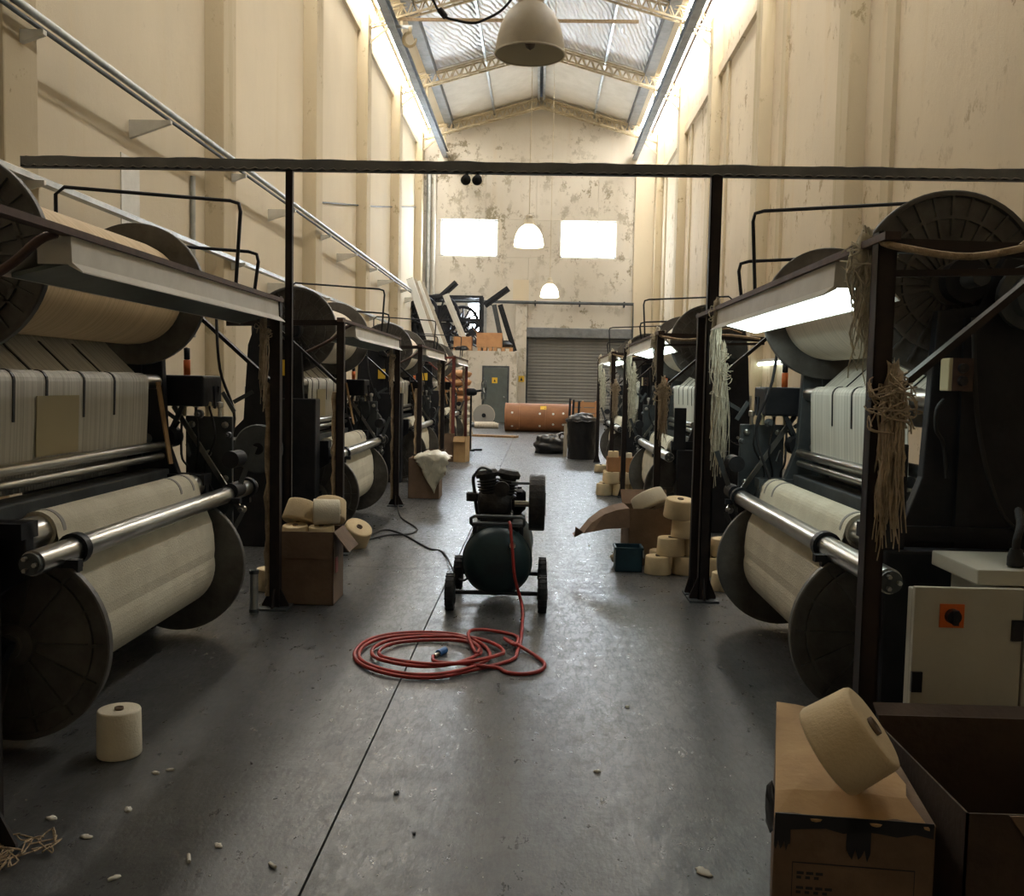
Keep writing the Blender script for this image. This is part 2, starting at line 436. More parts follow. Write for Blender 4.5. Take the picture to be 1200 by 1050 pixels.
B().prism([(XL - .1, 9.95), (RIDGE_X, 9.95), (RIDGE_X, roof_z(RIDGE_X) + .1), (XL - .1, EAVE + .1)], 1, YB, YB + .35).build('gable_panel', 'wall_back', wb)
B().prism([(RIDGE_X, 9.95), (XR + .1, 9.95), (XR + .1, EAVE + .1), (RIDGE_X, roof_z(RIDGE_X) + .1)], 1, YB, YB + .35).build('gable_panel', 'wall_back', wb)
B().box((XL, YB - .12, 9.82), (XR, YB + .02, 10.0)).build('ledge', 'wall_back', wb)
a = P(601, 352, Y=YB); b = P(620, 328, Y=YB)
B().box((a.x, YB - .03, a.z), (b.x, YB + .02, b.z)).build('plaster_patch', 'wall', wb)
B().box((sx0 - .45, YB - .25, 0), (sx0 - .02, YB + .02, ZP)).build('pier', 'wall_back', wb, bevel=.02)
B().box((sx1 + .02, YB - .22, 0), (XR, YB + .02, 9.8)).build('pier', 'wall', wb, bevel=.02)

def window(name, x0, x1, z0_, z1_, label, nx, nz):
    fr = B(); t = .05; y0, y1 = YB + .10, YB + .16
    fr.box((x0, y0, z0_), (x1, y1, z0_ + t)).box((x0, y0, z1_ - t), (x1, y1, z1_)).box((x0, y0, z0_), (x0 + t, y1, z1_)).box((x1 - t, y0, z0_), (x1, y1, z1_))
    for i in range(1, nx):
        x = x0 + (x1 - x0) * i / nx; fr.box((x - .012, y0, z0_), (x + .012, y1, z1_))
    for i in range(1, nz):
        z = z0_ + (z1_ - z0_) * i / nz; fr.box((x0, y0, z - .012), (x1, y1, z + .012))
    o = fr.build(name, 'white'); tag(o, label, kind='structure')
    for i in range(nx):
        for k in range(nz):
            B().box((x0 + (x1 - x0) * i / nx + .01, YB + .125, z0_ + (z1_ - z0_) * k / nz + .01), (x0 + (x1 - x0) * (i + 1) / nx - .01, YB + .135, z0_ + (z1_ - z0_) * (k + 1) / nz - .01)).build('pane', 'window_lit', o)
    return o
window('window_1', *wxl, WZ0, WZ1, 'bright daylit window in the end wall above the mezzanine', 3, 2)
window('window_2', *wxr, WZ0, WZ1, 'bright daylit window in the end wall above the shutter', 3, 2)
window('window_3', *w3, *w3z, 'small bright window behind the scrap on the mezzanine', 2, 3)

# ---- roller shutter
sh = B().box((sx0, YB + .16, 0), (sx1, YB + .2, SH)).build('door_1', 'shutter'); tag(sh, 'dark grey steel roller shutter in the end wall', kind='structure')
nz = 26
slat = None
for i in range(nz):
    z = .02 + i * (SH - .3) / nz; hgt = (SH - .3) / nz
    if slat is None:
        slat = B().prism([(YB + .16, 0), (YB + .146, hgt * .2), (YB + .142, hgt * .5), (YB + .146, hgt * .8), (YB + .16, hgt * .97)], 0, sx0 + .02, sx1 - .02).build('slat', 'shutter', sh); slat.location.z = z
    else:
        c = slat.copy(); C.objects.link(c); c.location.z = z
B().box((sx0 - .1, YB - .18, SH - .28), (sx1 + .1, YB + .1, SH + .1)).build('roller_housing', 'gutter', sh, bevel=.03)
B().box((sx0 - .02, YB - .03, 0), (sx0 + .06, YB + .15, SH - .25)).build('guide_channel', 'iron_grey', sh)
B().box((sx1 - .06, YB - .03, 0), (sx1 + .02, YB + .15, SH - .25)).build('guide_channel', 'iron_grey', sh)

# ---- annex with grey door, mezzanine deck on top
YA = 34.4
ax1 = P(605, 450, Y=YA).x; az = P(560, 411, Y=YA).z
an = B().box((XL, YA, 0), (ax1, YB, az)).build('wall_annex', 'wall_back'); tag(an, 'low plastered annex below the mezzanine with grey door', kind='structure')
dx0, dx1, dz = P(567, 460, Y=YA).x, P(594, 460, Y=YA).x, P(580, 431, Y=YA).z
dr = B().box((dx0, YA - .05, .02), (dx1, YA + .01, dz)).build('door_2', 'door_green', bevel=.01); tag(dr, 'grey green metal door with a yellow sign in the annex', kind='structure')
B().box((dx0 - .07, YA - .03, 0), (dx0, YA + .01, dz + .07)).box((dx1, YA - .03, 0), (dx1 + .07, YA + .01, dz + .07)).box((dx0, YA - .03, dz), (dx1, YA + .01, dz + .07)).build('door_frame', 'iron_grey', dr)
B().lathe([(.0, 0), (.025, .005), (.03, .03), (.0, .05)], 10, T(dx1 - .1, YA - .05, .95) @ Matrix.Rotation(PI / 2, 4, 'X')).build('door_handle', 'steel', dr)
s0 = P(576.5, 449, Y=YA - .055); s1 = P(583, 442.5, Y=YA - .055)
B().box((s0.x, YA - .062, s0.z), (s1.x, YA - .05, s1.z)).build('sign_plate', 'yellow', dr)
B().prism([(s0.x + .06, s0.z + .05), (s1.x - .06, s0.z + .05), ((s0.x + s1.x) / 2, s1.z - .05)], 1, YA - .066, YA - .061).build('sign_mark', 'tape', dr)
s0 = P(607.5, 447.5, Y=YB - .25); s1 = P(614.5, 440.5, Y=YB - .25)
o = B().box((s0.x, YB - .27, s0.z), (s1.x, YB - .252, s1.z)).build('warning_sign', 'yellow'); tag(o, 'small yellow warning sign on the pier beside the shutter', 'sign')
B().prism([(s0.x + .06, s0.z + .05), (s1.x - .06, s0.z + .05), ((s0.x + s1.x) / 2, s1.z - .05)], 1, YB - .276, YB - .27).build('sign_mark', 'tape', o)

# ---- roof
def slope_quad(x0, x1, y0, y1, dz0=0., th=.03):
    za, zb = roof_z(x0) + dz0, roof_z(x1) + dz0
    return [(x0, y0, za), (x1, y0, zb), (x1, y1, zb), (x0, y1, za), (x0, y0, za + th), (x1, y0, zb + th), (x1, y1, zb + th), (x0, y1, za + th)]
BOXF = [(0, 3, 2, 1), (4, 5, 6, 7), (0, 1, 5, 4), (1, 2, 6, 5), (2, 3, 7, 6), (3, 0, 4, 7)]
cl = B().add(slope_quad(XL - .4, RIDGE_X, YF - .3, YB + .4, .25), BOXF).add(slope_quad(RIDGE_X, XR + .4, YF - .3, YB + .4, .25), BOXF).build('ceiling', 'gutter'); tag(cl, 'pitched roof lined with crinkled silver foil', kind='structure')
SKW = 1.05
ys = [YF - .2] + PY + [YB + .1]
for a, b in zip(ys, ys[1:]):
    xs = [XL + SKW + .35, -2.35, RIDGE_X - .12]
    for x0, x1 in ((XL + SKW + .35, -1.95), (-1.92, RIDGE_X - .1), (RIDGE_X + .1, 1.85), (1.88, XR - SKW - .35)):
        B().add(slope_quad(x0, x1, a + .03, b - .03, .10, .02), BOXF).build('foil_panel', 'foil' if b < 31 else 'lining', cl)
    # translucent eaves strip: two sheets per bay and side
    mid = (a + b) / 2
    B().add(slope_quad(XL + .62, XL + SKW + .02, a + .03, b - .03, .12, .02), BOXF).build('eaves_panel', 'wall', cl); B().add(slope_quad(XR - SKW - .02, XR - .88, a + .03, b - .03, .12, .02), BOXF).build('eaves_panel', 'wall', cl)
    for y0, y1 in ((a, mid), (mid, b)):
        if y1 < 5.7:  # unseen near bays: opaque sheets put in place of skylights to dim the foreground
            B().add(slope_quad(XL - .1, XL + SKW, y0 + .03, y1 - .03, .14, .02), BOXF).build('light_block_sheet', 'gutter', cl); B().add(slope_quad(XR - SKW, XR + .1, y0 + .03, y1 - .03, .14, .02), BOXF).build('light_block_sheet', 'gutter', cl)
            continue
        B().add(slope_quad(XL - .1, XL + .62, y0 + .03, y1 - .03, .14, .02), BOXF).build('skylight_sheet', 'skylight', cl)
        B().add(slope_quad(XR - .88, XR + .1, y0 + .03, y1 - .03, .14, .02), BOXF).build('skylight_sheet', 'skylight', cl)
# purlins
for x, wd, hh, m in ((XL + SKW + .18, .30, .16, 'gutter'), (XR - SKW - .18, .30, .16, 'gutter'), (-1.93, .07, .12, 'galv'), (1.86, .07, .12, 'galv'),
                     (RIDGE_X - .1, .08, .2, 'galv'), (RIDGE_X + .1, .08, .2, 'galv'), (XL + .45, .07, .12, 'truss'), (XR - .45, .07, .12, 'rail_brown')):
    B().bar((x, YF, roof_z(x) + .03), (x, YB, roof_z(x) + .03), wd, hh).build('purlin', m, cl)

# ---- lattice trusses on the pillars
def truss(y, lab):
    o = thing('roof_truss', lab, 'truss', (0, y, 0), 'roof trusses')
    D = .34
    for side in (-1, 1):
        xe = XL + .1 if side < 0 else XR - .1
        xr = RIDGE_X
        for yy in (-.11, .11):
            B().bar((xe, yy, roof_z(xe) - .02), (xr, yy, roof_z(xr) - .02), .05, .05).build('top_chord', 'truss', o)
            B().bar((xe, yy, roof_z(xe) - D), (xr, yy, roof_z(xr) - D), .05, .05).build('bottom_chord', 'truss', o)
        web = B(); k = 16
        for i in range(k):
            for yy in (-.11, .11):
                xa = xe + (xr - xe) * i / k; xb = xe + (xr - xe) * (i + .5) / k; xc = xe + (xr - xe) * (i + 1) / k
                web.bar((xa, yy, roof_z(xa) - D), (xb, yy, roof_z(xb) - .02), .028); web.bar((xb, yy, roof_z(xb) - .02), (xc, yy, roof_z(xc) - D), .028)
            xa = xe + (xr - xe) * i / k
            web.bar((xa, -.11, roof_z(xa) - D), (xa, .11, roof_z(xa) - D), .025)
        tag(web.build('lattice', 'truss', o), kind='stuff')
        # knee bracket onto the pillar
        B().bar((xe, 0, EAVE - .8), (xe - side * .9, 0, roof_z(xe - side * .9) - D), .06).build('knee_brace', 'truss', o)
    return o
for y, lab in ((19.7, 'cream lattice roof truss between the unlit lamp and the tan tie bar'), (25.3, 'cream lattice roof truss with the tan tie bar below it'),
               (30.95, 'cream lattice roof truss just past the crane hook'), (36.7, 'cream lattice roof truss closest to the end wall gable')): truss(y, lab)
o = B().bar((XL + .5, 25.3, 10.78), (2.35, 25.3, 10.78), .07).build('tie_rod', 'tan_wrap'); tag(o, 'thin tan tie bar crossing beneath a roof truss', 'bar')

# ---- overhead crane rails with hook
for x, lab in ((-3.76, 'grey steel crane rail under the roof on the pipe side'), (3.43, 'grey steel crane rail under the roof on the flaking wall side')):
    b = B().box((x - .10, YF + .1, 10.0), (x + .10, YB - .13, 10.03)).box((x - .10, YF + .1, 10.22), (x + .10, YB - .13, 10.25)).box((x - .015, YF + .1, 10.03), (x + .015, YB - .13, 10.22))
    ro = b.build('crane_rail', 'rail_steel'); tag(ro, lab, 'rail')
    for y in PY: B().box((x - .03, y - .03, 10.25), (x + .03, y + .03, roof_z(x) - .3)).build('hanger', 'truss', ro)
hk = thing('crane_hook', 'curved steel hook hanging below the crane rail', 'hook', (-3.36, 24, 9.70))
B().tube([(0, 0, .42), (0, 0, .34)], .03, 8).build('shank', 'iron_grey', hk)
B().tube([(0, 0, .42), (0.0, 0, .3)] + [(.15 * math.cos(t) + .0, 0, .12 + .17 * math.sin(t)) for t in [PI * .75 + i * PI * 1.3 / 12 for i in range(13)]], [.05, .05] + [.05 - .002 * i for i in range(13)], 10).build('hook_curve', 'truss', hk)
B().bar((-.40, 0, .42), (.06, 0, .42), .07).build('bracket', 'galv', hk)

# ---- long pipe on brackets, left wall
pipe = B().tube([(-4.42, YF + .5, 4.55), (-4.42, YB - .5, 4.55)], .038, 10).build('wall_pipe', 'galv'); tag(pipe, 'long straight steel pipe carried along the wall on brackets', 'pipe')
B().tube([(-4.42, YF + .5, 4.46), (-4.42, YB - .5, 4.46)], .022, 8).build('cable', 'iron_grey', pipe)
for i in range(12):
    y = 5.55 + i * 2.86
    B().prism([(XL, 4.22), (XL, 4.43), (-4.36, 4.43), (-4.36, 4.39)], 1, y - .03, y + .03).build('bracket', 'paint_grey', pipe)
tray = thing('cable_tray', 'pale metal cable tray running low along the pipe wall', 'cable tray', (0, 0, 0))
B().box((-4.54, 4.5, 3.14), (-4.44, 31, 3.15)).box((-4.54, 4.5, 3.15), (-4.53, 31, 3.19)).box((-4.45, 4.5, 3.15), (-4.44, 31, 3.19)).build('channel', 'galv', tray)
for i in range(9):
    B().prism([(XL, 2.95), (XL, 3.14), (-4.36, 3.14), (-4.36, 3.10)], 1, 5.5 + i * 2.86, 5.54 + i * 2.86).build('bracket', 'paint_grey', tray)
B().tube([(-4.49, 4.5, 3.185), (-4.49, 31, 3.185)], .028, 8).build('cable', 'white', tray)
o = B().tube([(XL + .04, 13.2, 2.0), (XL + .04, 13.2, 4.2)], .035, 8).build('wall_conduit', 'galv'); tag(o, 'vertical grey conduit on the wall below the long pipe', 'conduit')
o = B().tube([P(375, 237, X=XL + .05), P(440, 242, X=XL + .05), P(500, 243, X=XL + .05)], .02, 6).build('wall_wire', 'iron_grey'); tag(o, 'thin dark wire strung along the pipe wall', 'wire')
# ---- pipe across the back wall
a = P(480, 352, Y=YB - .3); b = P(742, 357, Y=YB - .3); c = P(742, 392, Y=YB - .3)
o = thing('back_pipe', 'dark pipe across the end wall above the shutter', 'pipe')
B().tube([(XL + .36, YB - .34, a.z), (b.x, YB - .34, a.z), (b.x, YB - .34, c.z - 1.2)], .06, 8).build('pipe_run', 'iron_grey', o)
for k in range(5): B().box((XL + 1.2 + k * 1.7, YB - .38, a.z - .12), (XL + 1.25 + k * 1.7, YB, a.z + .08)).build('bracket', 'iron', o)
o = B().tube([(XL + .46, YB - .10, az), (XL + .46, YB - .10, 9.8)], .09, 10).build('downpipe', 'galv'); tag(o, 'grey downpipe in the corner above the mezzanine', 'pipe')
o = B().tube([(XL + .68, YB - .08, az), (XL + .68, YB - .08, 9.8)], .06, 10).build('downpipe', 'paint_grey'); tag(o, 'thinner pale riser beside the grey corner downpipe', 'pipe')

# ---- gantry: cable beam on two posts
YG = 6.47; ZG = 2.84
g = thing('cable_gantry', 'dark steel beam on two thin posts spanning the aisle', 'gantry', (0, YG, 0))
pr, pl = P(835, 450, Y=YG).x - .02, P(338.5, 450, Y=YG).x
B().box((-3.52, -.03, ZG), (4.3, .03, ZG + .012)).box((-3.52, .018, ZG), (4.3, .03, ZG + .075)).box((-3.52, -.03, ZG), (4.3, -.018, ZG + .07)).build('beam', 'gutter', g)
cb = B()
for k in range(3):
    cb.tube([(-3.5 + i * .13, -.012 + .012 * k + .004 * math.sin(i * 1.3 + k), ZG + .055 + .012 * math.sin(i * .9 + 2 * k)) for i in range(61)], .014, 6)
cb.build('cable_bundle', 'rubber', g)
B().tube([(-3.5 + i * .025, -.034 - .004 * math.sin(i * 2.1), ZG + .008 + .008 * math.cos(i * 2.1)) for i in range(312)], .004, 4).build('spiral_tie', 'fabric_grey', g)
for x, wd in ((pr, .072), (pl, .045)):
    hb = .09 if wd > .05 else .045
    p = B().box((x - wd / 2, -wd / 2, .012), (x + wd / 2, -wd / 2 + .008, ZG)).box((x - wd / 2, -wd / 2, .012), (x - wd / 2 + .008, wd / 2, ZG)).box((x + wd / 2 - .008, -wd / 2, .012), (x + wd / 2, wd / 2, ZG)).box((x - wd / 2, wd / 2 - .008, .012), (x + wd / 2, wd / 2, ZG)).build('post', 'post_dark', g)
    B().box((x - hb - .01, -hb, 0), (x + hb + .01, hb, .014)).build('base_plate', 'iron_grey', g)
    for (ddx, ddy) in ((1, 0), (-1, 0), (0, 1), (0, -1)):
        q = B()
        if ddx: q.prism([(x + ddx * wd / 2, .014), (x + ddx * hb, .014), (x + ddx * hb, .03), (x + ddx * wd / 2, .16)], 1, -.006, .006)
        else: q.prism([(ddy * wd / 2, .014), (ddy * (hb - .005), .014), (ddy * (hb - .005), .03), (ddy * wd / 2, .16)], 0, x - .006, x + .006)
        q.build('gusset', 'post_dark', g)
xx = P(553, 207, Y=YG).x
fl = thing('spotlight_pair', 'pair of small black spotlights under the gantry beam', 'spotlight', (xx, YG, ZG))
for d in (-.035, .04):
    B().lathe([(0, 0), (.03, .005), (.034, .05), (.02, .075), (0, .08)], 12, T(d, -.03, -.04) @ Matrix.Rotation(PI / 2 + .4, 4, 'X')).build('lamp_head', 'rubber', fl)
    B().tube([(d, 0, 0), (d, -.03, -.05)], .008, 6).build('stem', 'rubber', fl)

# ---- pendant lamps
def lamp(px, py_rim, Y, dia, lit, label, tip):
    c = P(px, py_rim, Y=Y); r = dia / 2
    o = thing('pendant_lamp', label, 'lamp', c, 'bell pendant lamps')
    prof = [(r, 0), (r * .985, r * .18), (r * .94, r * .48), (r * .85, r * .8), (r * .68, r * 1.12), (r * .46, r * 1.33), (r * .30, r * 1.42)]
    inner = [(a - .008, b) for a, b in prof[::-1]]
    B().lathe(prof, 40).build('shade', 'lamp_lit' if lit else 'shade', o)
    B().lathe(inner, 40).build('shade_lining', 'lamp_lit' if lit else 'shade_in', o)
    B().lathe([(r + .002, -.006), (r + .006, 0), (r + .002, .008), (r - .009, .004), (r - .008, -.005), (r + .002, -.006)], 40).build('rim', 'shade', o)
    B().disc([(r * .30, r * 1.40), (r * .33, r * 1.45), (r * .33, r * 1.75), (r * .24, r * 1.8), (r * .24, r * 2.0), (r * .10, r * 2.1), (0, r * 2.1)], 20).build('gear_housing', 'shade', o)
    for k in range(8):
        a = k * PI / 4
        B().box((r * .31, -.008, r * 1.47), (r * .37, .008, r * 1.73), Matrix.Rotation(a, 4, 'Z')).build('cooling_fin', 'shade', o)
    B().lathe([(0, r * .12), (r * .12, r * .2), (r * .2, r * .42), (r * .17, r * .7), (r * .1, r * .95), (r * .1, r * 1.4)], 16).build('bulb', 'lamp_lit' if lit else 'bulb_off', o)
    top = roof_z(c.x) - c.z
    B().tube([(0, 0, r * 2.05), (0, 0, top)], .006, 6).build('suspension_rod', 'truss', o)
    return o, c
l1, c1 = lamp(621, 64, 7.0, .50, False, 'large unlit bell pendant lamp with beige shade', 0)
lamp(619.5, 289, 16.0, .50, True, 'glowing bell pendant lamp between the two bright windows', 0)
lamp(644, 348.5, 25.5, .50, True, 'glowing bell pendant lamp hanging before the roller shutter', 0)
pts = [c1 + V((-.05, 0, .50)), P(590, 10, Y=7.0), P(570, 22, Y=7.0), P(555, 27, Y=7.0), P(535, 24, Y=7.0), P(521, 19, Y=7.0), P(509, 3, Y=7.0), P(498, -40, Y=7.0), P(470, -300, Y=7.0)]
o = B().tube(smooth_path(pts), .009, 6).build('hanging_cable', 'rubber'); tag(o, 'black cable sagging from the large unlit lamp', 'cable')
B().tube([P(522, 20, Y=7.0), P(515, 11, Y=7.0)], .022, 8).build('connector', 'rubber', o)

# ================================================================== LOOMS
def flange_mesh(r, nrib, rings, out):
    """spoked beam flange, local z = outward face"""
    b = B()
    b.disc([(0, 0), (r, 0), (r + .004, .004), (r + .004, .034), (r - .002, .038), (r - .018, .038), (r - .02, .014), (.0, .014)], 56)
    for rr in rings: b.disc([(rr - .007, .013), (rr - .007, .030), (rr + .007, .030), (rr + .007, .013)], 44)
    b.disc([(.085, .012), (.085, .05), (.05, .055), (.05, .075), (0, .075)], 24)
    for k in range(nrib):
        a = 2 * PI * k / nrib
        b.box((.08, -.005, .013), (r - .017, .005, .030), Matrix.Rotation(a, 4, 'Z'))
    if not out: b.v = [V((p.x, p.y, -p.z)) for p in b.v]
    b.v = [AX_Y @ p for p in b.v]
    return b

def waste(name, parent, seed, top, length, spread, mtl, n=60, body=.035, label=None):
    """hank of yarn waste: many thin strands hanging from a knot"""
    rnd = random.Random(seed); b = B(); top = V(top)
    for i in range(n):
        a = rnd.uniform(0, 2 * PI); dz_ = rnd.uniform(-.14, .07); rr = body * rnd.uniform(.1, 1) * (.45 if dz_ > .0 else 1)
        p = top + V((rr * math.cos(a), rr * math.sin(a), dz_)); pts = [p.copy()]
        L = length * rnd.uniform(.35, 1); k = 7
        for j in range(k):
            p = p + V((rnd.uniform(-1, 1) * spread, rnd.uniform(-1, 1) * spread, -L / k * rnd.uniform(.7, 1.2))); pts.append(p.copy())
        b.tube(pts, [.0042] * 3 + [.0036] * 3 + [.002] * (len(pts) - 6), 4)
    for i in range(n // 4):
        c = top + V((rnd.uniform(-1, 1) * body * 1.1, rnd.uniform(-1, 1) * body * 1.1, rnd.uniform(-.6, .08) * length * .5))
        pts = [c + V((rnd.uniform(-1, 1), rnd.uniform(-1, 1), rnd.uniform(-1, 1))) * body * 1.2 for _ in range(6)]
        b.tube(smooth_path(pts, 4), .0028, 4)
    bl = B(); 
    for i in range(5):
        t = i / 5
        b.blob(top + V((rnd.uniform(-.4, .4) * body, rnd.uniform(-.4, .4) * body, -t * length * .6)), (body * (.7 - .4 * t), body * (.7 - .4 * t), length * .14), 14, 9, .38, seed + i, freq=7)
    o = b.build(name, mtl, parent)
    o['kind'] = 'stuff'
    if label: o['label'] = label
    return o

def loom(s, x0, yc, w0, label, group, lit, near_detail):
    """s=+1: loom stands on +x side. u grows away from the aisle, v along the hall, z up."""
    o = thing('loom', label, 'loom', (x0, yc, 0), group)
    X = lambda u: s * u
    def bx(u0, u1, v0, v1, z0_, z1_, b=None):
        return (b or B()).box((min(X(u0), X(u1)), v0, z0_), (max(X(u0), X(u1)), v1, z1_))
    def rod(u, z, v0, v1, r, n=14): return B().tube([(X(u), v0, z), (X(u), v1, z)], r, n)
    HW = .82
    # ---- light frame on the aisle side
    VN, VF = (-1.45, 2.04) if s > 0 else (-1.78, 1.38)
    for v in (VN, VF):
        p = bx(-.03, .03, v - .03, v - .022, .012, 1.96); bx(-.03, -.022, v - .03, v + .03, .012, 1.96, p)
        bx(.022, .03, v - .03, v + .03, .012, 1.96, p); bx(-.03, .03, v + .022, v + .03, .012, 1.96, p)
        p.build('post', 'post_dark', o)
        bp_ = .09 if v == VN or s < 0 else .065
        bx(-bp_, bp_, v - bp_, v + bp_, 0, .014).build('base_plate', 'iron_grey', o)
        for d in (-1, 1):
            B().prism([(X(d * .03), .014), (X(d * (bp_ - .005)), .014), (X(d * (bp_ - .005)), .025), (X(d * .03), .13)], 1, v - .006, v + .006).build('gusset', 'post_dark', o)
            B().prism([(v + d * .03, .014), (v + d * (bp_ - .005), .014), (v + d * (bp_ - .005), .025), (v + d * .03, .13)], 0, -.006, .006).build('gusset', 'post_dark', o)
        B().bar((X(.03), v, 1.92), (X(.95), v, 1.90), .03, .045).build('cross_arm', 'post_dark', o)
        B().bar((X(.02), v, 1.42), (X(.52), v, 1.86), .022, .05, up=(0, 1, 0)).build('brace', 'post_dark' if s > 0 else 'iron', o)
    if s > 0:
        B().bar((X(.03), -1.45, 1.83), (X(.95), -1.45, 1.86), .022, .022).build('cross_arm', 'post_dark', o)
    bx(-.035, .015, VN - .1, VF + .04, 1.925, 1.95).build('top_rail', 'rail_brown', o)
    TV0 = -1.0 if s > 0 else -1.27
    tr = B().prism([(X(-.02), 1.925), (X(.10), 1.925), (X(.225), 1.79), (X(.222), 1.785), (X(.09), 1.90), (X(-.005), 1.90), (X(-.012), 1.825), (X(-.06), 1.80), (X(-.06), 1.805), (X(-.024), 1.835)], 1, TV0, 1.36)
    t = tr.build('light_trough', 'paint_grey', o)
    # underside reflector / diffuser
    B().prism([(X(0.0), 1.835), (X(.205), 1.785), (X(.205), 1.80), (X(0.0), 1.85)], 1, TV0 + .03, 1.30).build('diffuser', 'tube_lit' if lit else 'plate_green', t)
    for v in (TV0 + .01, 1.33):
        bx(-.01, .10, v - .005, v + .005, 1.83, 1.92).build('end_cap', 'paint_grey', t)
    # ---- warp beam
    cu, cz = .60, 1.90
    wb_ = B().lathe([(.275, -HW + .02), (.28, -HW + .1), (.28, HW - .1), (.275, HW - .02)], 48, T(X(cu), w0, cz) @ AX_Y).build('warp_beam', 'yarn_beam' if s > 0 else 'yarn_orange', o)
    FL.setdefault('wn', None)
    for k, v in ((0, -HW), (1, HW)):
        key = 'w%d' % k
        if FL.get(key) is None:
            fo = flange_mesh(.385, 28, (.19, .28), k == 1).build('flange', 'flange', wb_); FL[key] = fo.data
        else:
            fo = bpy.data.objects.new('flange', FL[key]); C.objects.link(fo); fo.parent = wb_
        fo.location = (X(cu), w0 + v, cz)
    B().tube([(X(cu), w0 - HW - .32, cz), (X(cu), w0 + HW + .30, cz)], .035, 14).build('shaft', 'iron_grey', wb_)
    for v in (-HW - .2, HW + .16):
        B().disc([(0, 0), (.09, 0), (.09, .07), (.06, .08), (0, .08)], 20, T(X(cu), w0 + v, cz) @ AX_Y).build('bearing', 'iron', wb_)
    # ---- warp sheet: leaves the back of the beam, over the whip roller, straight down
    ru, rz = .53, 1.42; R = .045
    def ang(a): return (X(ru + R * math.cos(a)), rz + R * math.sin(a))
    path = [(X(.815), 1.735), (X(.70), 1.60)] + [ang(a) for a in [math.radians(d) for d in (60, 85, 110, 135, 160, 180)]] + [(X(.49), 1.25), (X(.50), 1.06)]
    sh_ = B().ribbon(path, w0 - .76, w0 + .72).build('warp_sheet', 'warp', o)
    def off(p, k): return [(x - s * k, z + k * .6) for x, z in p]
    for v in (-.62, -.36, -.02, .30):
        B().ribbon(off(path[1:-1], .005), w0 + v - .009, w0 + v + .009, .003).build('lease_band', 'tape', sh_)
    if s < 0:
        B().ribbon(off([(X(.49), 1.35), (X(.498), 1.09)], .012), w0 - .45, w0 - .08, .003).build('paper_tag', 'cream_box', sh_)
        B().bar((X(.44), w0 + .74, 1.42), (X(.34), w0 + .66, .98), .022, .012).build('lease_stick', 'wood', o)
    rod(ru, rz, w0 - .95, w0 + .92, R - .003).build('whip_roller', 'steel', o)
    for z, r in ((1.065, .026), (1.005, .020)):
        rod(.47, z, w0 - .86, w0 + .86, r).build('guide_rod', 'steel', o)
    rod(.56, 1.10, w0 - .88, w0 + .88, .03).build('guide_rod', 'iron_grey', o)
    # ---- take-up roller, chrome bar, cloth roll
    tk = rod(.31, .835, w0 - .78, w0 + .74, .076, 44).build('take_up_roller', 'cloth', o)
    rod(.31, .835, w0 - .93, w0 + .92, .064, 24).build('steel_core', 'steel', tk)
    for v in (-.72, .52, .70):
        B().disc([(.077, -.012), (.0825, -.012), (.0825, .012), (.077, .012)], 44, T(X(.31), w0 + v, .835) @ AX_Y).build('selvage_band', 'fabric_grey', tk)
    cb_ = rod(.14, .78, -1.25, 1.32, .046, 24).build('cloth_bar', 'steel', o)
    for v in (w0 - HW, 1.24):
        B().disc([(.047, -.022), (.062, -.022), (.062, .022), (.047, .022)], 20, T(X(.14), v, .78) @ AX_Y).build('clamp_ring', 'iron', cb_)
        B().box((-.02, -.02, -.09), (.02, .02, -.03), T(X(.14), v, .78)).build('clamp_lug', 'iron', cb_)
    B().disc([(.0, -.02), (.040, -.02), (.040, -.004), (.02, .0), (.02, .02)], 16, T(X(.14), -1.25, .78) @ AX_Y).build('bar_end', 'iron_grey', cb_)
    for k in range(3):
        B().tube([(X(.14) + .024 * math.cos(k * 2.1), -1.29, .78 + .024 * math.sin(k * 2.1)), (X(.14) + .024 * math.cos(k * 2.1), -1.25, .78 + .024 * math.sin(k * 2.1))], .008, 6).build('end_bolt', 'steel', cb_)
    fu, fz, CR = .37, .405, .225
    cr = B().lathe([(CR - .004, -HW + .01), (CR, -HW + .06), (CR, HW - .06), (CR - .004, HW - .01)], 44, T(X(fu), w0, fz) @ AX_Y).build('cloth_roll', 'cloth', o)
    # falling cloth from roller round the bar onto the roll
    path = [(X(.31 + .078 * math.cos(a)), .835 + .078 * math.sin(a)) for a in [math.radians(d) for d in range(60, 176, 12)]] + [(X(.215), .77), (X(.185), .71), (X(.16), .65), (X(.148), .58), (X(.143), .50)] + [(X(fu + (CR + .003) * math.cos(math.radians(d))), fz + (CR + .003) * math.sin(math.radians(d))) for d in range(168, 266, 8)]
    B().ribbon(path, w0 - .78, w0 + .78).build('falling_cloth', 'cloth', o)
    for k, v in ((0, -HW), (1, HW)):
        key = 'c%d' % k
        if FL.get(key) is None:
            fo = flange_mesh(.375, 14, (.30,), k == 1).build('flange', 'flange', cr); FL[key] = fo.data
        else:
            fo = bpy.data.objects.new('flange', FL[key]); C.objects.link(fo); fo.parent = cr
        fo.location = (X(fu), w0 + v, fz)
    B().tube([(X(fu), w0 - HW - .18, fz), (X(fu), w0 + HW + .18, fz)], .03, 12).build('shaft', 'iron_grey', cr)
    # ---- side frames
    prof = [(.50, 1.78), (.47, 1.10), (.40, .90), (.24, .90), (.24, .70), (.36, .62), (.42, .50), (.55, 0.0), (1.35, 0.0), (1.30, .80), (1.02, 1.08), (.98, 1.75), (.90, 1.98), (.76, 2.0), (.66, 1.80)]
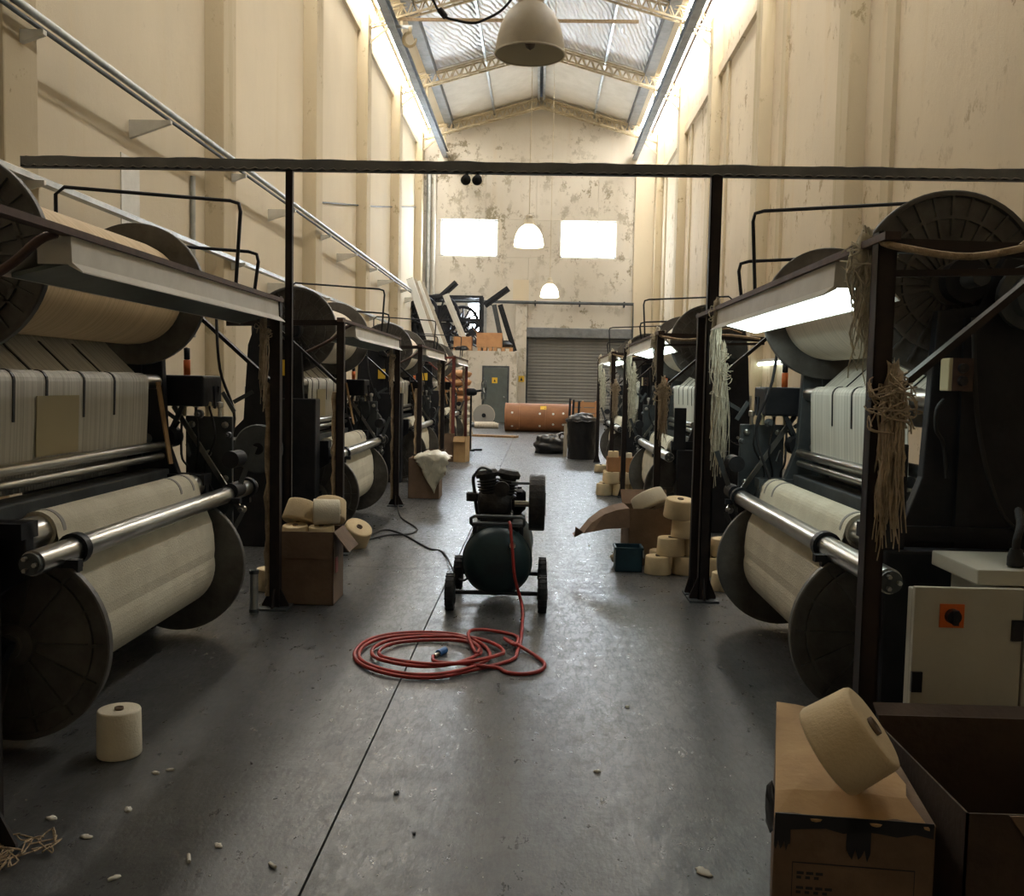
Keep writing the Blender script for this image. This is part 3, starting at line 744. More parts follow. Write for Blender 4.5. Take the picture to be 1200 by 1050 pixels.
    for v, m in ((-HW - .17, 'iron'), (HW + .10, 'iron' if s < 0 else 'iron_grey')):
        pf = B().prism([(X(u), z) for u, z in prof], 1, w0 + v, w0 + v + .06).build('side_frame', m, o, bevel=.008)
        bx(.24, 1.24, w0 + v - .03, w0 + v + .09, .84, .90).build('frame_ledge', m, pf)
        bx(.60, .66, w0 + v - .025, w0 + v + .085, .1, 1.75).build('frame_rib', m, pf)
        for (uu, zz) in ((.62, 1.55), (.62, 1.2), (.9, .95)):
            B().disc([(0, 0), (.016, 0), (.016, .012), (0, .014)], 8, T(X(uu), w0 + v, zz) @ Matrix.Rotation(PI / 2, 4, 'X')).build('bolt', 'steel', pf)
        # flange support arms reaching down to the cloth roll
        B().bar((X(.60), w0 + v + .03, .52), (X(.33), w0 + v + .03, .40), .05, .08).build('roll_arm', 'iron', pf)
        bx(.05, .5, w0 + v + .01, w0 + v + .05, .735, .765).build('bar_bracket', 'iron', pf)
    # ---- cross members, breast beam, heald frames, reed
    bx(.62, .74, w0 - HW - .12, w0 + HW + .12, .60, .82).build('breast_beam', 'iron', o, bevel=.01)
    bx(.45, .58, w0 - HW - .12, w0 + HW + .12, .86, .93).build('reed_board', 'iron_grey', o, bevel=.008)
    bx(1.14, 1.28, w0 - HW - .12, w0 + HW + .12, .3, .55).build('back_beam', 'iron', o, bevel=.01)
    bx(.9, 1.0, w0 - HW - .12, w0 + HW + .12, .05, .30).build('floor_beam', 'iron', o, bevel=.01)
    for k in range(5):
        u = .78 + k * .07
        h = B()
        dz_ = .04 * math.sin(k * 2.2)
        bx(u - .012, u + .012, w0 - .78, w0 + .78, 1.30 + dz_, 1.35 + dz_, h); bx(u - .012, u + .012, w0 - .78, w0 + .78, .92 + dz_, .97 + dz_, h)
        for v in (-.78, .76): bx(u - .012, u + .012, w0 + v, w0 + v + .02, .92 + dz_, 1.35 + dz_, h)
        h.build('heald_frame', 'galv', o)
    hb = B()
    for k in range(60):
        v = -.74 + k * 1.48 / 59; hb.bar((X(.62), w0 + v, .93), (X(.62), w0 + v, 1.06), .004, .02)
    tag(hb.build('reed_wires', 'steel', o), kind='stuff')
    # ---- drive cluster at the far end
    vv = w0 + HW + .28
    dp = bx(.18, .46, vv + .1, vv + .13, .55, 1.22).build('drive_plate', 'iron_grey', o, bevel=.006)
    for (uu, zz) in ((.22, 1.17), (.42, 1.17), (.32, 1.0), (.22, .85), (.42, .85), (.22, .62), (.42, .62)):
        B().disc([(0, 0), (.02, 0), (.02, .016), (.01, .022), (0, .022)], 8, T(X(uu), vv + .1, zz) @ Matrix.Rotation(PI / 2, 4, 'X')).build('bolt', 'steel', dp)
    for (uu, zz, r, l) in ((.12, .98, .05, .16), (.12, .80, .045, .16), (.34, .72, .07, .1), (.5, 1.1, .06, .14)):
        B().disc([(0, 0), (r, 0), (r, l), (r * .6, l + .01), (r * .6, l + .04), (0, l + .04)], 18, T(X(uu), vv - .12, zz) @ AX_Y).build('cam_drum', 'iron', o)
    for (a, b_) in (((.1, .7), (.5, 1.28)), ((.2, .55), (.02, 1.05)), ((.42, 1.3), (.6, .95))):
        B().bar((X(a[0]), vv - .03, a[1]), (X(b_[0]), vv + .02, b_[1]), .012, .03).build('lever', 'steel' if a[0] < .15 else 'iron_grey', o)
    bx(.30, .62, vv - .05, vv + .28, 1.28, 1.46).build('dobby_box', 'iron', o, bevel=.015)
    for k in range(4):
        B().disc([(0, 0), (.012, 0), (.012, .05), (.02, .055), (.02, .085), (0, .09)], 8, T(X(.24 + k * .07), vv + .06, 1.22)).build('oil_cup', 'cream_box' if k % 2 else 'steel', o)
    rm = random.Random(40)
    for k in range(16):
        u_, z_ = rm.uniform(.12, .56), rm.uniform(.5, 1.34); y_ = vv + rm.uniform(-.05, .26)
        if k % 3 == 0:
            r_ = rm.uniform(.018, .045); B().disc([(0, 0), (r_, 0), (r_, .03), (r_ * .5, .035), (r_ * .5, .06), (0, .06)], 12, T(X(u_), y_, z_) @ Matrix.Rotation(PI / 2, 4, 'X')).build('roller_knob', 'steel' if k % 2 else 'iron_grey', o)
        else:
            a_ = rm.uniform(-1.2, 1.2); l_ = rm.uniform(.10, .26)
            B().bar((X(u_), y_, z_), (X(u_ + l_ * math.sin(a_)), y_ + rm.uniform(-.05, .05), z_ + l_ * math.cos(a_) * .6), .010, .024).build('linkage_rod', ('steel', 'iron', 'iron_grey')[k % 3], o)
    for k in range(3):
        B().tube(smooth_path([(X(.30 + .08 * k), vv + .05, 1.28), (X(.24 + .1 * k), vv - .02, 1.1 - .05 * k), (X(.34 + .05 * k), vv + .08, .9), (X(.22 + .12 * k), vv + .02, .7)], 5), .007, 6).build('air_line', 'rubber', o)
    bx(.7, 1.20, vv, vv + .35, .0, .95).build('gear_case', 'iron', o, bevel=.02)
    B().disc([(.02, 0), (.10, 0), (.115, .01), (.115, .03), (.10, .04), (.02, .04)], 28, T(X(.40), vv + .16, .45) @ AX_Y).build('sprocket', 'iron_grey', o)
    pts = [(X(.40 + .12 * math.cos(t)), vv + .18, .45 + .12 * math.sin(t)) for t in [PI + i * PI / 8 for i in range(9)]] + [(X(.36), vv + .18, 1.0)]
    B().tube(pts, .01, 6).build('drive_chain', 'iron', o)
    sg = B().lathe([(0, 0), (.02, 0), (.02, .09), (0, .095)], 10, T(X(.45), vv + .1, 1.46)).build('signal_lamp', 'orange_plate', o)
    B().lathe([(0, .09), (.018, .095), (.018, .16), (0, .165)], 10, T(X(.45), vv + .1, 1.46)).build('lamp_cap', 'tape', sg)
    # ---- near end: black drive cabinet, switch box, front plate
    v1 = w0 - HW - .20
    if s > 0:
        bx(.28, .80, v1 - .13, v1 - .02, .0, .82).build('drive_cabinet', 'iron', o, bevel=.012)
        bx(.24, .36, v1 - .10, v1 - .08, .82, 1.24).build('front_plate', 'iron', o, bevel=.006)
        sb_ = bx(.505, .60, v1 - .085, v1 - .003, 1.455, 1.585).build('switch_box', 'cream_box', o, bevel=.006)
        bx(.52, .60, v1 - .089, v1 - .084, 1.455, 1.585).build('box_face', 'rail_brown', sb_)
        for z in (1.495, 1.545):
            B().disc([(0, 0), (.02, 0), (.018, .02), (0, .022)], 14, T(X(.557), v1 - .088, z) @ Matrix.Rotation(PI / 2, 4, 'X')).build('push_button', 'tape', sb_)
        B().tube(smooth_path([(X(.52), v1 - .02, 1.42), (X(.49), v1 - .03, 1.38), (X(.49), v1 - .03, 1.3), (X(.53), v1 - .01, 1.24), (X(.55), v1 - .01, 1.1)]), .008, 6).build('cable', 'rubber', o)
        B().tube(smooth_path([(X(.62), v1 - .02, 1.75), (X(.66), v1 - .03, 1.3), (X(.78), v1 - .03, .95), (X(.95), v1 - .03, .86)]), .010, 6).build('cable', 'rubber', o)
        B().disc([(0, 0), (.11, 0), (.13, .02), (.13, .05), (.09, .06), (.09, .12), (0, .13)], 24, T(X(.82), v1 - .02, 1.83) @ Matrix.Rotation(PI / 2, 4, 'X')).build('brake_drum', 'iron_grey', o)
    else:
        bx(.31, .62, v1 - .20, v1 - .02, .0, 1.28).build('drive_cabinet', 'iron', o, bevel=.012)
        bx(.62, 1.10, v1 - .40, v1 - .02, .0, .92).build('drive_cabinet', 'iron', o, bevel=.012)
        bx(.58, .68, v1 - .04, v1 - .01, 1.48, 1.62).build('notice_plate', 'yellow', o)
        B().disc([(.05, 0), (.20, 0), (.21, .01), (.21, .04), (.20, .05), (.05, .05)], 30, T(X(.75), v1 - .44, .85) @ AX_Y).build('hand_wheel', 'iron_grey', o)
    # ---- conduit arches over the loom, hanging cables
    for v, uz in ((.95, 2.46), (1.30, 2.22)):
        pts = [(X(.12), v, 1.93), (X(.09), v, uz - .06), (X(.10), v, uz - .015), (X(.15), v, uz), (X(1.05), v - .12, uz + .04), (X(1.10), v - .12, uz), (X(1.10), v - .12, .93)]
        B().tube(pts, .011, 6).build('conduit_arch', 'iron', o)
    B().tube(smooth_path([(X(.35), 1.30, 1.84), (X(.30), 1.22, 1.5), (X(.22), 1.25, 1.2), (X(.3), 1.2, .9)]), .009, 6).build('cable', 'rubber', o)
    # ---- rags and yarn waste tied to the posts
    if s < 0:
        B().tube(smooth_path([(X(.02), TV0 - .02, 1.93), (X(.06), TV0 - .06, 1.90), (X(.17), TV0 - .08, 1.80), (X(.40), TV0 - .08, 1.68)], 5), .016, 8).build('bent_tube', 'rail_brown', o)
        wr_ = B()
        wr_.tube([(X(.05) + .006 * math.sin(i * 1.7), 1.38 + .005 * math.cos(i * 2.3), .08 + i * .09) for i in range(16)], [.02 + .005 * math.sin(i * 2.9) for i in range(16)], 8)
        wr_.build('post_wrap', 'tan_wrap', o)
        waste('yarn_waste', o, 11, (X(.06), 1.32, 1.80), .55, .006, 'lint', 40, .025)
        B().tube([(X(.05) + .006 * math.sin(i * 1.7), VN + .005 * math.cos(i * 2.3), .45 + i * .06) for i in range(16)], [.022 + .005 * math.sin(i * 2.9) for i in range(16)], 8).build('post_wrap', 'tan_wrap', o)
    else:
        waste('yarn_waste', o, 21, (X(.03), -1.50, 1.47), .50, .009, 'lint', 150, .040)
        waste('yarn_waste', o, 22, (X(-.01), -1.30, 1.94), .40, .018, 'lint_pale', 70, .040)
        waste('yarn_waste', o, 23, (X(.04), 1.50, 1.62), .72, .010, 'lint_pale', 110, .035)
        waste('yarn_waste', o, 24, (X(-.02), 1.38, 1.94), .40, .006, 'lint_pale', 50, .028)
        B().tube(smooth_path([(X(-.02), -1.47, 1.93), (X(.02), -1.55, 1.90), (X(.25), -1.52, 1.88), (X(.55), -1.5, 1.93), (X(.9), -1.5, 1.90)], 5), .012, 6).build('rope', 'tan_wrap', o)
        B().tube(smooth_path([(X(.42), -1.48, 1.92), (X(.5), -1.46, 1.97), (X(.62), -1.46, 1.99), (X(.74), -1.47, 1.95)], 5), .010, 6).build('rope', 'tan_wrap', o)
    return o
FL = {}
RG = 'looms along the flaking wall'; LG = 'looms along the pipe wall'
XRL, XLL = 1.11, -1.64
r1 = loom(1, XRL, 4.62, .32, 'loom with lit light trough beside the pale grey control cabinet', RG, True, True)
l1m = loom(-1, XLL, 4.55, -.12, 'loom with unlit trough and orange warp beam beside box of yarn cones', LG, False, True)
for y, lab in ((10.35, 'lit loom standing just past the stacked yarn cones and blue crate'), (15.9, 'lit loom standing before the black rubbish bags'), ):
    c = copy_tree(r1); c.location.y = y; c['label'] = lab
for y, lab in ((9.65, 'loom with pale warp beam standing behind the open box of yarn cones'), (14.9, 'loom behind the box draped with white plastic film'), (20.1, 'loom with red brown posts standing beside the pedestal fan')):
    c = copy_tree(l1m); c.location.y = y; c['label'] = lab
    for ch in c.children:
        if ch.name.startswith('warp_beam'):
            ch.material_slots[0].link = 'OBJECT'; ch.material_slots[0].material = MATS['yarn_beam']
        if y > 18 and (ch.name.startswith('post') and not ch.name.startswith('post_wrap') or ch.name.startswith('brace') or ch.name.startswith('cross_arm')):
            ch.material_slots[0].link = 'OBJECT'; ch.material_slots[0].material = MATS['red_frame']

# ---- grey control cabinet in front of the first right-hand loom
cx0 = P(1066, 760, Y=3.25).x; ctz = P(1066, 686, Y=3.25).z
cc = thing('control_cabinet', 'pale grey metal control cabinet with two doors and red rotary switch', 'cabinet', (cx0, 3.25, 0))
B().box((0, 0, .05), (.80, .04, ctz - .01)).build('front_frame', 'cabinet', cc, bevel=.005)
B().box((.30, .04, .05), (.80, .40, ctz - .01)).build('body', 'cabinet', cc, bevel=.005)
B().box((.24, .05, ctz - .005), (.80, .44, ctz + .05)).build('top_box', 'cabinet', cc, bevel=.006)
for k, (a, b) in enumerate(((0.0, .365), (.372, .80))):
    d = B().box((a, -.022, .06), (b, -.001, ctz)).build('door', 'cabinet', cc, bevel=.004)
    for z in (.14, ctz - .14):
        hx = b - .02 if k == 0 else b - .05
        B().box((hx - .018, -.032, z - .035), (hx + .02, -.02, z + .035)).build('hinge', 'tape', d)
    if k == 0:
        B().box((.0, -.032, ctz - .36), (.035, -.02, ctz - .29)).build('lock', 'tape', d)
        B().box((.085, -.03, ctz - .135), (.165, -.02, ctz - .055)).build('switch_plate', 'orange_plate', d)
        B().disc([(0, 0), (.026, 0), (.024, .02), (.0, .022)], 18, T(.125, -.03, ctz - .095) @ Matrix.Rotation(PI / 2, 4, 'X')).box((.117, -.066, ctz - .12), (.133, -.05, ctz - .07)).build('rotary_switch', 'tape', d)
B().box((.02, .02, 0), (.78, .36, .05)).build('plinth', 'iron', cc)
for k in range(3):
    x = .40 + k * .07
    B().tube(smooth_path([(x, .12, ctz + .055), (x, .12, ctz + .14), (x + .03, .16, ctz + .19), (x + .08, .28, ctz + .23), (x + .16, .43, ctz + .18)]), .014, 8).build('cable', 'rubber', cc)
    B().disc([(0, 0), (.028, 0), (.028, .03), (.02, .06), (0, .06)], 12, T(x, .12, ctz + .055)).build('cable_gland', 'rubber', cc)

sl = thing('strip_light', 'bright fluorescent strip light fixed low on the flaking wall', 'lamp', (XR - .03, 18.7, 1.93))
B().box((-.08, -1.2, .04), (.03, 1.2, .09)).build('housing', 'paint_grey', sl)
B().tube([(-.05, -1.15, 0), (-.05, 1.15, 0)], .035, 10).build('tube_lamp', 'tube_lit', sl)
for y in (-1.17, 1.17): B().box((-.08, y - .02, -.03), (.03, y + .02, .05)).build('lamp_holder', 'white', sl)

# ================================================================== YARN CONES, BOXES
def cone_mesh(r, h, taper=.9, hole=.2):
    b = B(); e = r * .10
    b.lathe([(r * hole, h - .004), (r * taper - e, h), (r * taper - e * .3, h - e * .25), (r * taper, h - e), (r, e), (r - e * .3, e * .25), (r - e, 0), (r * hole, 0)], 28)
    return b
CM = {}
def yarn_cone(base, r, h, label, group, tilt=(0, 0, 0), m='yarn_cone', taper=.93):
    key = (round(r, 3), round(h, 3), m, taper)
    if key not in CM:
        o = cone_mesh(r, h, taper).build('yarn_cone', m)
        k = B().lathe([(r * .2, h - .002), (r * .2, h + .006), (r * .15, h + .006), (r * .13, .004), (r * .2, .004)], 16).build('core_tube', 'core', o)
        CM[key] = (o.data, k.data)
    else:
        o = bpy.data.objects.new('yarn_cone', CM[key][0]); C.objects.link(o)
        k = bpy.data.objects.new('core_tube', CM[key][1]); C.objects.link(k); k.parent = o
    o.location = base; o.rotation_euler = tilt
    tag(o, label, 'yarn cone', group)
    return o
def gp(px, py): return P(px, py, Z=0)

def carton(loc, rz, sx, sy, sz, m, label, flaps=(), group=None, top=False, t=.006, name='cardboard_box'):
    """open box; flaps: list of (side, length, angle) side in 'x-','x+','y-','y+'"""
    o = thing(name, label, 'box', loc, group, rz)
    b = B()
    b.box((-sx / 2, -sy / 2, 0), (sx / 2, sy / 2, t)).box((-sx / 2, -sy / 2, 0), (-sx / 2 + t, sy / 2, sz)).box((sx / 2 - t, -sy / 2, 0), (sx / 2, sy / 2, sz)).box((-sx / 2, -sy / 2, 0), (sx / 2, -sy / 2 + t, sz)).box((-sx / 2, sy / 2 - t, 0), (sx / 2, sy / 2, sz))
    b.build('walls', m, o)
    for side, L, ang in flaps:
        if side[0] == 'x':
            d = -1 if side[1] == '-' else 1
            p0 = V((d * sx / 2, 0, sz)); q = p0 + V((d * L * math.cos(ang), 0, L * math.sin(ang)))
            B().bar(p0, q, sy * .98, t, up=(0, 0, 1) if abs(math.cos(ang)) > .1 else (1, 0, 0)).build('flap', m, o)
        else:
            d = -1 if side[1] == '-' else 1
            p0 = V((0, d * sy / 2, sz)); q = p0 + V((0, d * L * math.cos(ang), L * math.sin(ang)))
            B().bar(p0, q, sx * .98, t).build('flap', m, o)
    if top: B().box((-sx / 2, -sy / 2, sz), (sx / 2, sy / 2, sz + t)).build('lid', m, o)
    return o

# ---- single cone on the floor by the first left loom
yarn_cone(gp(140, 884), .082, .18, 'cream yarn cone standing alone on the dark floor by the loom flange', None, m='yarn_cream', taper=.97)
# ---- foreground taped carton with a big cone
BH = .46
f0 = P(908, 948, Z=BH); f1 = P(1098, 962, Z=BH); k0 = P(910, 824, Z=BH); k1 = P(1060, 836, Z=BH)
box = thing('cardboard_box', 'battered taped cardboard box with big yarn cone lying on top', 'box', (0, 0, 0))
def quadbox(bq, z0_, z1_, b):
    n = len(bq); vs = [(p.x, p.y, z0_) for p in bq] + [(p.x, p.y, z1_) for p in bq]
    return b.add(vs, [tuple(range(n))[::-1], tuple(range(n, 2 * n))] + [(i, (i + 1) % n, n + (i + 1) % n, n + i) for i in range(n)])
kk1 = V((f1.x + (k0.x - f0.x) * .55, k1.y, 0)); kk0 = V((k0.x, k0.y, 0))
foot = [f0, f1, kk1, kk0]
quadbox(foot, 0, BH - .012, B()).build('carton_body', 'card_dark', box, bevel=.006)
# loose lid of two flaps, ragged tear along the far right side
def lerp(a, b, t): return a + (b - a) * t
lid = B(); nx_, ny_ = 8, 8; vs = []; fs = []
rnd = random.Random(3)
for j in range(ny_ + 1):
    for i in range(nx_ + 1):
        p = lerp(lerp(f0, f1, i / nx_), lerp(kk0, kk1, i / nx_), j / ny_)
        z = BH + .006 + .016 * math.sin(i / nx_ * PI) * math.sin(j / ny_ * PI * 1.2) - .02 * (j == 0) + rnd.uniform(-.002, .002)
        x = p.x - (.02 + .03 * abs(math.sin(j * 1.7))) * (i == nx_) 
        vs.append((x, p.y + .012 * (j == 0) * math.sin(i * 2.2), z))
for j in range(ny_):
    for i in range(nx_): fs.append((j * 9 + i, j * 9 + i + 1, j * 9 + i + 10, j * 9 + i + 9))
lid.add(vs, fs, False); lo_ = lid.build('lid', 'card', box); mo = lo_.modifiers.new('thick', 'SOLIDIFY'); mo.thickness = .006
# black tape
def on_front(t, z, d=.004):
    p = lerp(f0, f1, t); return V((p.x, p.y - d, z))
n_ = V((f1.y - f0.y, -(f1.x - f0.x), 0)).normalized()
for t0, t1, zl in ((.0, .10, .075), (.45, .60, .085), (.10, .98, .030)):
    tp = B(); pts = []
    for i in range(9):
        t = t0 + (t1 - t0) * i / 8; zz = BH - .01 - zl * (1 + .18 * math.sin(i * 2.3 + t0 * 9)); pts.append((t, zz))
    vs = []
    for t, zz in pts: vs += [on_front(t, BH - .006), on_front(t, zz)]
    tp.add(vs, [(2 * i, 2 * i + 1, 2 * i + 3, 2 * i + 2) for i in range(8)]); q = tp.build('black_tape', 'tape', box); q.modifiers.new('t', 'SOLIDIFY').thickness = .002
# printed panel on the front: frame line and address lines
def strip(t0, t1, za, zb, m='tape'):
    B().add([on_front(t0, za, .003), on_front(t1, za, .003), on_front(t1, zb, .003), on_front(t0, zb, .003)], [(0, 1, 2, 3)]).build('print_mark', m, box, recalc=False)
strip(.12, .88, BH - .125, BH - .122); strip(.12, .125, BH - .42, BH - .122); strip(.875, .88, BH - .42, BH - .122)
for k in range(6):
    z = BH - .145 - k * .036
    for q in range(3 if k % 2 == 0 else 4):
        strip(.15 + q * .06, .15 + q * .06 + .045, z, z - .007); strip(.15 + q * .055, .15 + q * .055 + .03, z - .011, z - .018)
# torn wad of tape on the aisle side
B().blob((lerp(f0, kk0, .3).x - .008, lerp(f0, kk0, .3).y, BH - .10), (.012, .05, .06), 10, 8, .3, 5, freq=6).build('tape_wad', 'tape', box)
oc = P(1003, 905, Z=BH + .09)
ax = V((.754, -.246, .609)).normalized(); wv_ = (ax * ax.z - V((0, 0, 1))).normalized()
oc = P(1001, 930, Z=BH + .014)
yarn_cone(oc - wv_ * .114, .114, .135, 'large yarn cone lying tilted on the taped cardboard box', None, tilt=ax.to_track_quat('Z', 'Y').to_euler(), taper=.95)
# ---- second, dark open carton beside it
d0 = P(1105, 905, Z=.42); d1 = P(1215, 915, Z=.42)
bx2 = thing('cardboard_box', 'dark open cardboard box beside the taped box and control cabinet', 'box', ((f1.x + .39), 2.62, 0))
b = B(); t = .006; sx, sy, sz = .52, .62, .42
b.box((-sx / 2, -sy / 2, 0), (sx / 2, sy / 2, t)).box((-sx / 2, -sy / 2, 0), (-sx / 2 + t, sy / 2, sz)).box((sx / 2 - t, -sy / 2, 0), (sx / 2, sy / 2, sz)).box((-sx / 2, -sy / 2, 0), (sx / 2, -sy / 2 + t, sz)).box((-sx / 2, sy / 2 - t, 0), (sx / 2, sy / 2, sz + .03))
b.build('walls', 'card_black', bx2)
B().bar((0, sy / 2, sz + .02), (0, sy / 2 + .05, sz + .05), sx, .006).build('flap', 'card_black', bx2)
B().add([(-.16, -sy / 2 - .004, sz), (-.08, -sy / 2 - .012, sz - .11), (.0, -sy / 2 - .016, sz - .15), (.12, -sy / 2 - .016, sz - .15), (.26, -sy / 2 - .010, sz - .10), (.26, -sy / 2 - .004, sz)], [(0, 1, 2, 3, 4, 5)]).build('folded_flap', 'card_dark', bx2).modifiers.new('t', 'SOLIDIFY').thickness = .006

# ---- box of cones beside the first left loom
bl = P(324, 708, Z=0); br = P(391, 709, Z=0)
bw = br.x - bl.x; bcx = (bl.x + br.x) / 2; bz = .475
lb = carton((bcx, bl.y + .155, 0), 0, bw, .31, bz, 'card_dark', 'brown cardboard box heaped with yarn cones by the gantry post', (('x+', .16, -.9), ('y-', .17, -PI / 2 + .08)))
B().box((bw / 2 + .001, -.10, .20), (bw / 2 + .004, -.03, .30)).build('pink_label', 'hose_red', lb)
G = 'yarn cones heaped in the brown box'
LBL = 'upright yarn cone filling the brown box by the gantry post'
for (dx_, dy_, dz_, tl) in ((-.088, -.05, -.11, (.10, 0, 0)), (.09, -.05, -.11, (.08, -.05, 0))):
    yarn_cone((bcx + dx_, bl.y + .155 + dy_, bz + dz_), .088, .14, LBL, G, tilt=tl)
yarn_cone((bcx - .09, bl.y + .19, bz + .03), .115, .14, 'yarn cone tipped back on the heap in the brown box', None, tilt=(-.45, .25, .15))
yarn_cone((bcx + .03, bl.y + .09, bz + .118), .085, .17, 'cream yarn cone lying sideways across the brown box', None, tilt=(0, PI / 2, .25), m='yarn_cream')
yarn_cone((bcx + .11, bl.y + .20, bz + .05), .11, .14, 'yarn cone propped behind the sideways cream cone in the box', None, tilt=(-.5, -.2, -.3))
q = gp(413, 641)
yarn_cone((q.x, q.y, .05), .13, .17, 'yarn cone tipped on its side on the floor beside the brown box', None, tilt=(.5, .35, .3))
for (px_, py_) in ((308, 655), ):
    q = gp(px_, 700)
    yarn_cone((q.x - .02, q.y + .25, 0), .10, .15, 'yarn cone on the floor behind the wrapped loom post', None)
q = gp(297.5, 719)
tb = thing('bobbin_tube', 'slim grey bobbin tube standing on the floor by the loom post', 'tube', q)
B().disc([(0, 0), (.026, 0), (.026, .27), (.02, .27), (.02, .25), (0, .25)], 18).build('sleeve', 'galv', tb)
B().disc([(.026, .01), (.03, .01), (.03, .03), (.026, .03)], 18).disc([(.026, .25), (.03, .25), (.03, .272), (.026, .272)], 18).build('collar', 'iron_grey', tb)

# ---- cone stack and torn box by the gantry post, right
G = 'yarn cones stacked by the gantry post'; LBL = 'yarn cone in the pyramid stack beside the blue crate'
base = gp(770.6, 672); r = .105; h = .142
for k in range(3): yarn_cone((base.x + k * .215, base.y + .02 * (k % 2), 0), r, h, 'yarn cone in the floor row of the pyramid beside the blue crate', G)
for k in range(3): yarn_cone((base.x + .10 + k * .205, base.y + .03, h), r + (.006 if k == 0 else 0), h, 'yarn cone in the second tier of the pyramid beside the blue crate', G)
yarn_cone((base.x + .20, base.y + .02, 2 * h), r, h, 'yarn cone in the third tier of the pyramid under the tilted one', None)
yarn_cone((base.x + .155, base.y + .04, 3 * h + .01), .122, .15, 'large yarn cone tilted on top of the pyramid stack', None, tilt=(.12, .06, 0))
for k in range(2): yarn_cone((base.x + .06 + k * .22, base.y + .26, 0), r, h, 'yarn cone hidden behind the floor row of the pyramid', G)
tbx = carton((base.x - .02, base.y + .50, 0), .1, .40, .34, .46, 'card_dark', 'torn brown cardboard box with long drooping flap behind stacked cones', (('y+', .14, .9),))
fl_ = B(); vs = []; prof = [(-.20, .47), (-.30, .455), (-.40, .42), (-.50, .35), (-.57, .27), (-.64, .235)]
for i, (x, z) in enumerate(prof):
    wdt = .17 * (1 - .12 * i) ; vs += [(x, -.17, z - .01), (x, -.17 - .04, z - .16 + .012 * i * i * .8), (x, .1 - .03 * i, z)]
fl_.add(vs, [f for i in range(len(prof) - 1) for f in ((3 * i, 3 * i + 1, 3 * i + 4, 3 * i + 3), (3 * i + 2, 3 * i, 3 * i + 3, 3 * i + 5))])
q = fl_.build('drooping_flap', 'card_dark', tbx); q.modifiers.new('t', 'SOLIDIFY').thickness = .006
yarn_cone((base.x + .0, base.y + .45, .455), .15, .13, 'wide cream yarn cone tilted inside the torn brown box', None, tilt=(-.35, -.45, 0), m='yarn_cream')
c0 = gp(721, 670); c1_ = gp(752, 670)
cr = thing('plastic_crate', 'small dark blue plastic crate on the floor beside stacked cones', 'crate', ((c0.x + c1_.x) / 2, c0.y + .1, 0))
cw = (c1_.x - c0.x) / 2
B().box((-cw, -.1, 0), (cw, .1, .008)).box((-cw, -.1, 0), (cw, -.092, .19)).box((-cw, .092, 0), (cw, .1, .19)).box((-cw, -.1, 0), (-cw + .008, .1, .19)).box((cw - .008, -.1, 0), (cw, .1, .19)).build('tub', 'crate_blue', cr)
B().box((-cw - .008, -.108, .175), (cw + .008, -.098, .192)).box((-cw - .008, .098, .175), (cw + .008, .108, .192)).box((-cw - .008, -.108, .175), (-cw + .002, .108, .192)).box((cw - .002, -.108, .175), (cw + .008, .108, .192)).build('rim', 'crate_blue', cr)
B().tube([(cw + .012, -.05, .17), (cw + .02, -.03, .10), (cw + .02, .03, .10), (cw + .012, .05, .17)], .004, 6).build('handle', 'galv', cr)
q = B().blob((0, 0, 0), (.07, .07, .06), 14, 9, .22, 8, freq=5).build('crumpled_bag', 'plastic_film', None, ((c0.x + c1_.x) / 2 - .03, c0.y + .30, .19)); tag(q, 'crumpled pale plastic bag behind the blue crate', 'bag')
q.location.z = .055; q.scale = (1.3, 1.2, 1.0)
q = gp(840, 702)
yarn_cone((q.x + .10, q.y + .3, 0), .09, .13, 'yarn cone behind the foot of the gantry post', None)

# ---- cones and box by the second right loom
q0 = gp(707.5, 580); G = 'yarn cones piled by the second lit loom'; LBL = 'yarn cone in the low pile supporting a brown box'
for k in range(3): yarn_cone((q0.x + k * .215, q0.y, 0), .105, .155, 'yarn cone in the floor row under the small reddish box', G)
for k in range(2): yarn_cone((q0.x + .10 + k * .22, q0.y + .01, .155), .105, .155, 'yarn cone in the upper row directly under the small reddish box', G)
for k in range(2): yarn_cone((q0.x + .05 + k * .22, q0.y + .25, 0), .105, .155, LBL, G)
for k in range(2): yarn_cone((q0.x + .10 + k * .22, q0.y + .26, .155), .105, .155, LBL, G)
carton((q0.x + .22, q0.y + .12, .311), 0, .36, .26, .19, 'card_orange', 'small reddish cardboard box on the low pile of cones', ())
yarn_cone((q0.x + .12, q0.y + .10, .45), .075, .13, 'yarn cone on end in the small reddish box', None)
yarn_cone((q0.x + .30, q0.y + .12, .43), .075, .13, 'yarn cone sunk in the small reddish box', None, m='yarn_cream')
q = gp(736, 597)
yarn_cone(q, .072, .17, 'tall narrow cream yarn cone standing beside the low cone pile', None, m='yarn_cream', taper=.98)
q = gp(745, 596)
yarn_cone((q.x + .02, q.y + .1, 0), .07, .14, 'short yarn cone beside the tall narrow cone', None)
q = gp(704, 553)
yarn_cone(q, .11, .12, 'yarn cone lying near the black rubbish bin bag', None, tilt=(0, 0, 0))

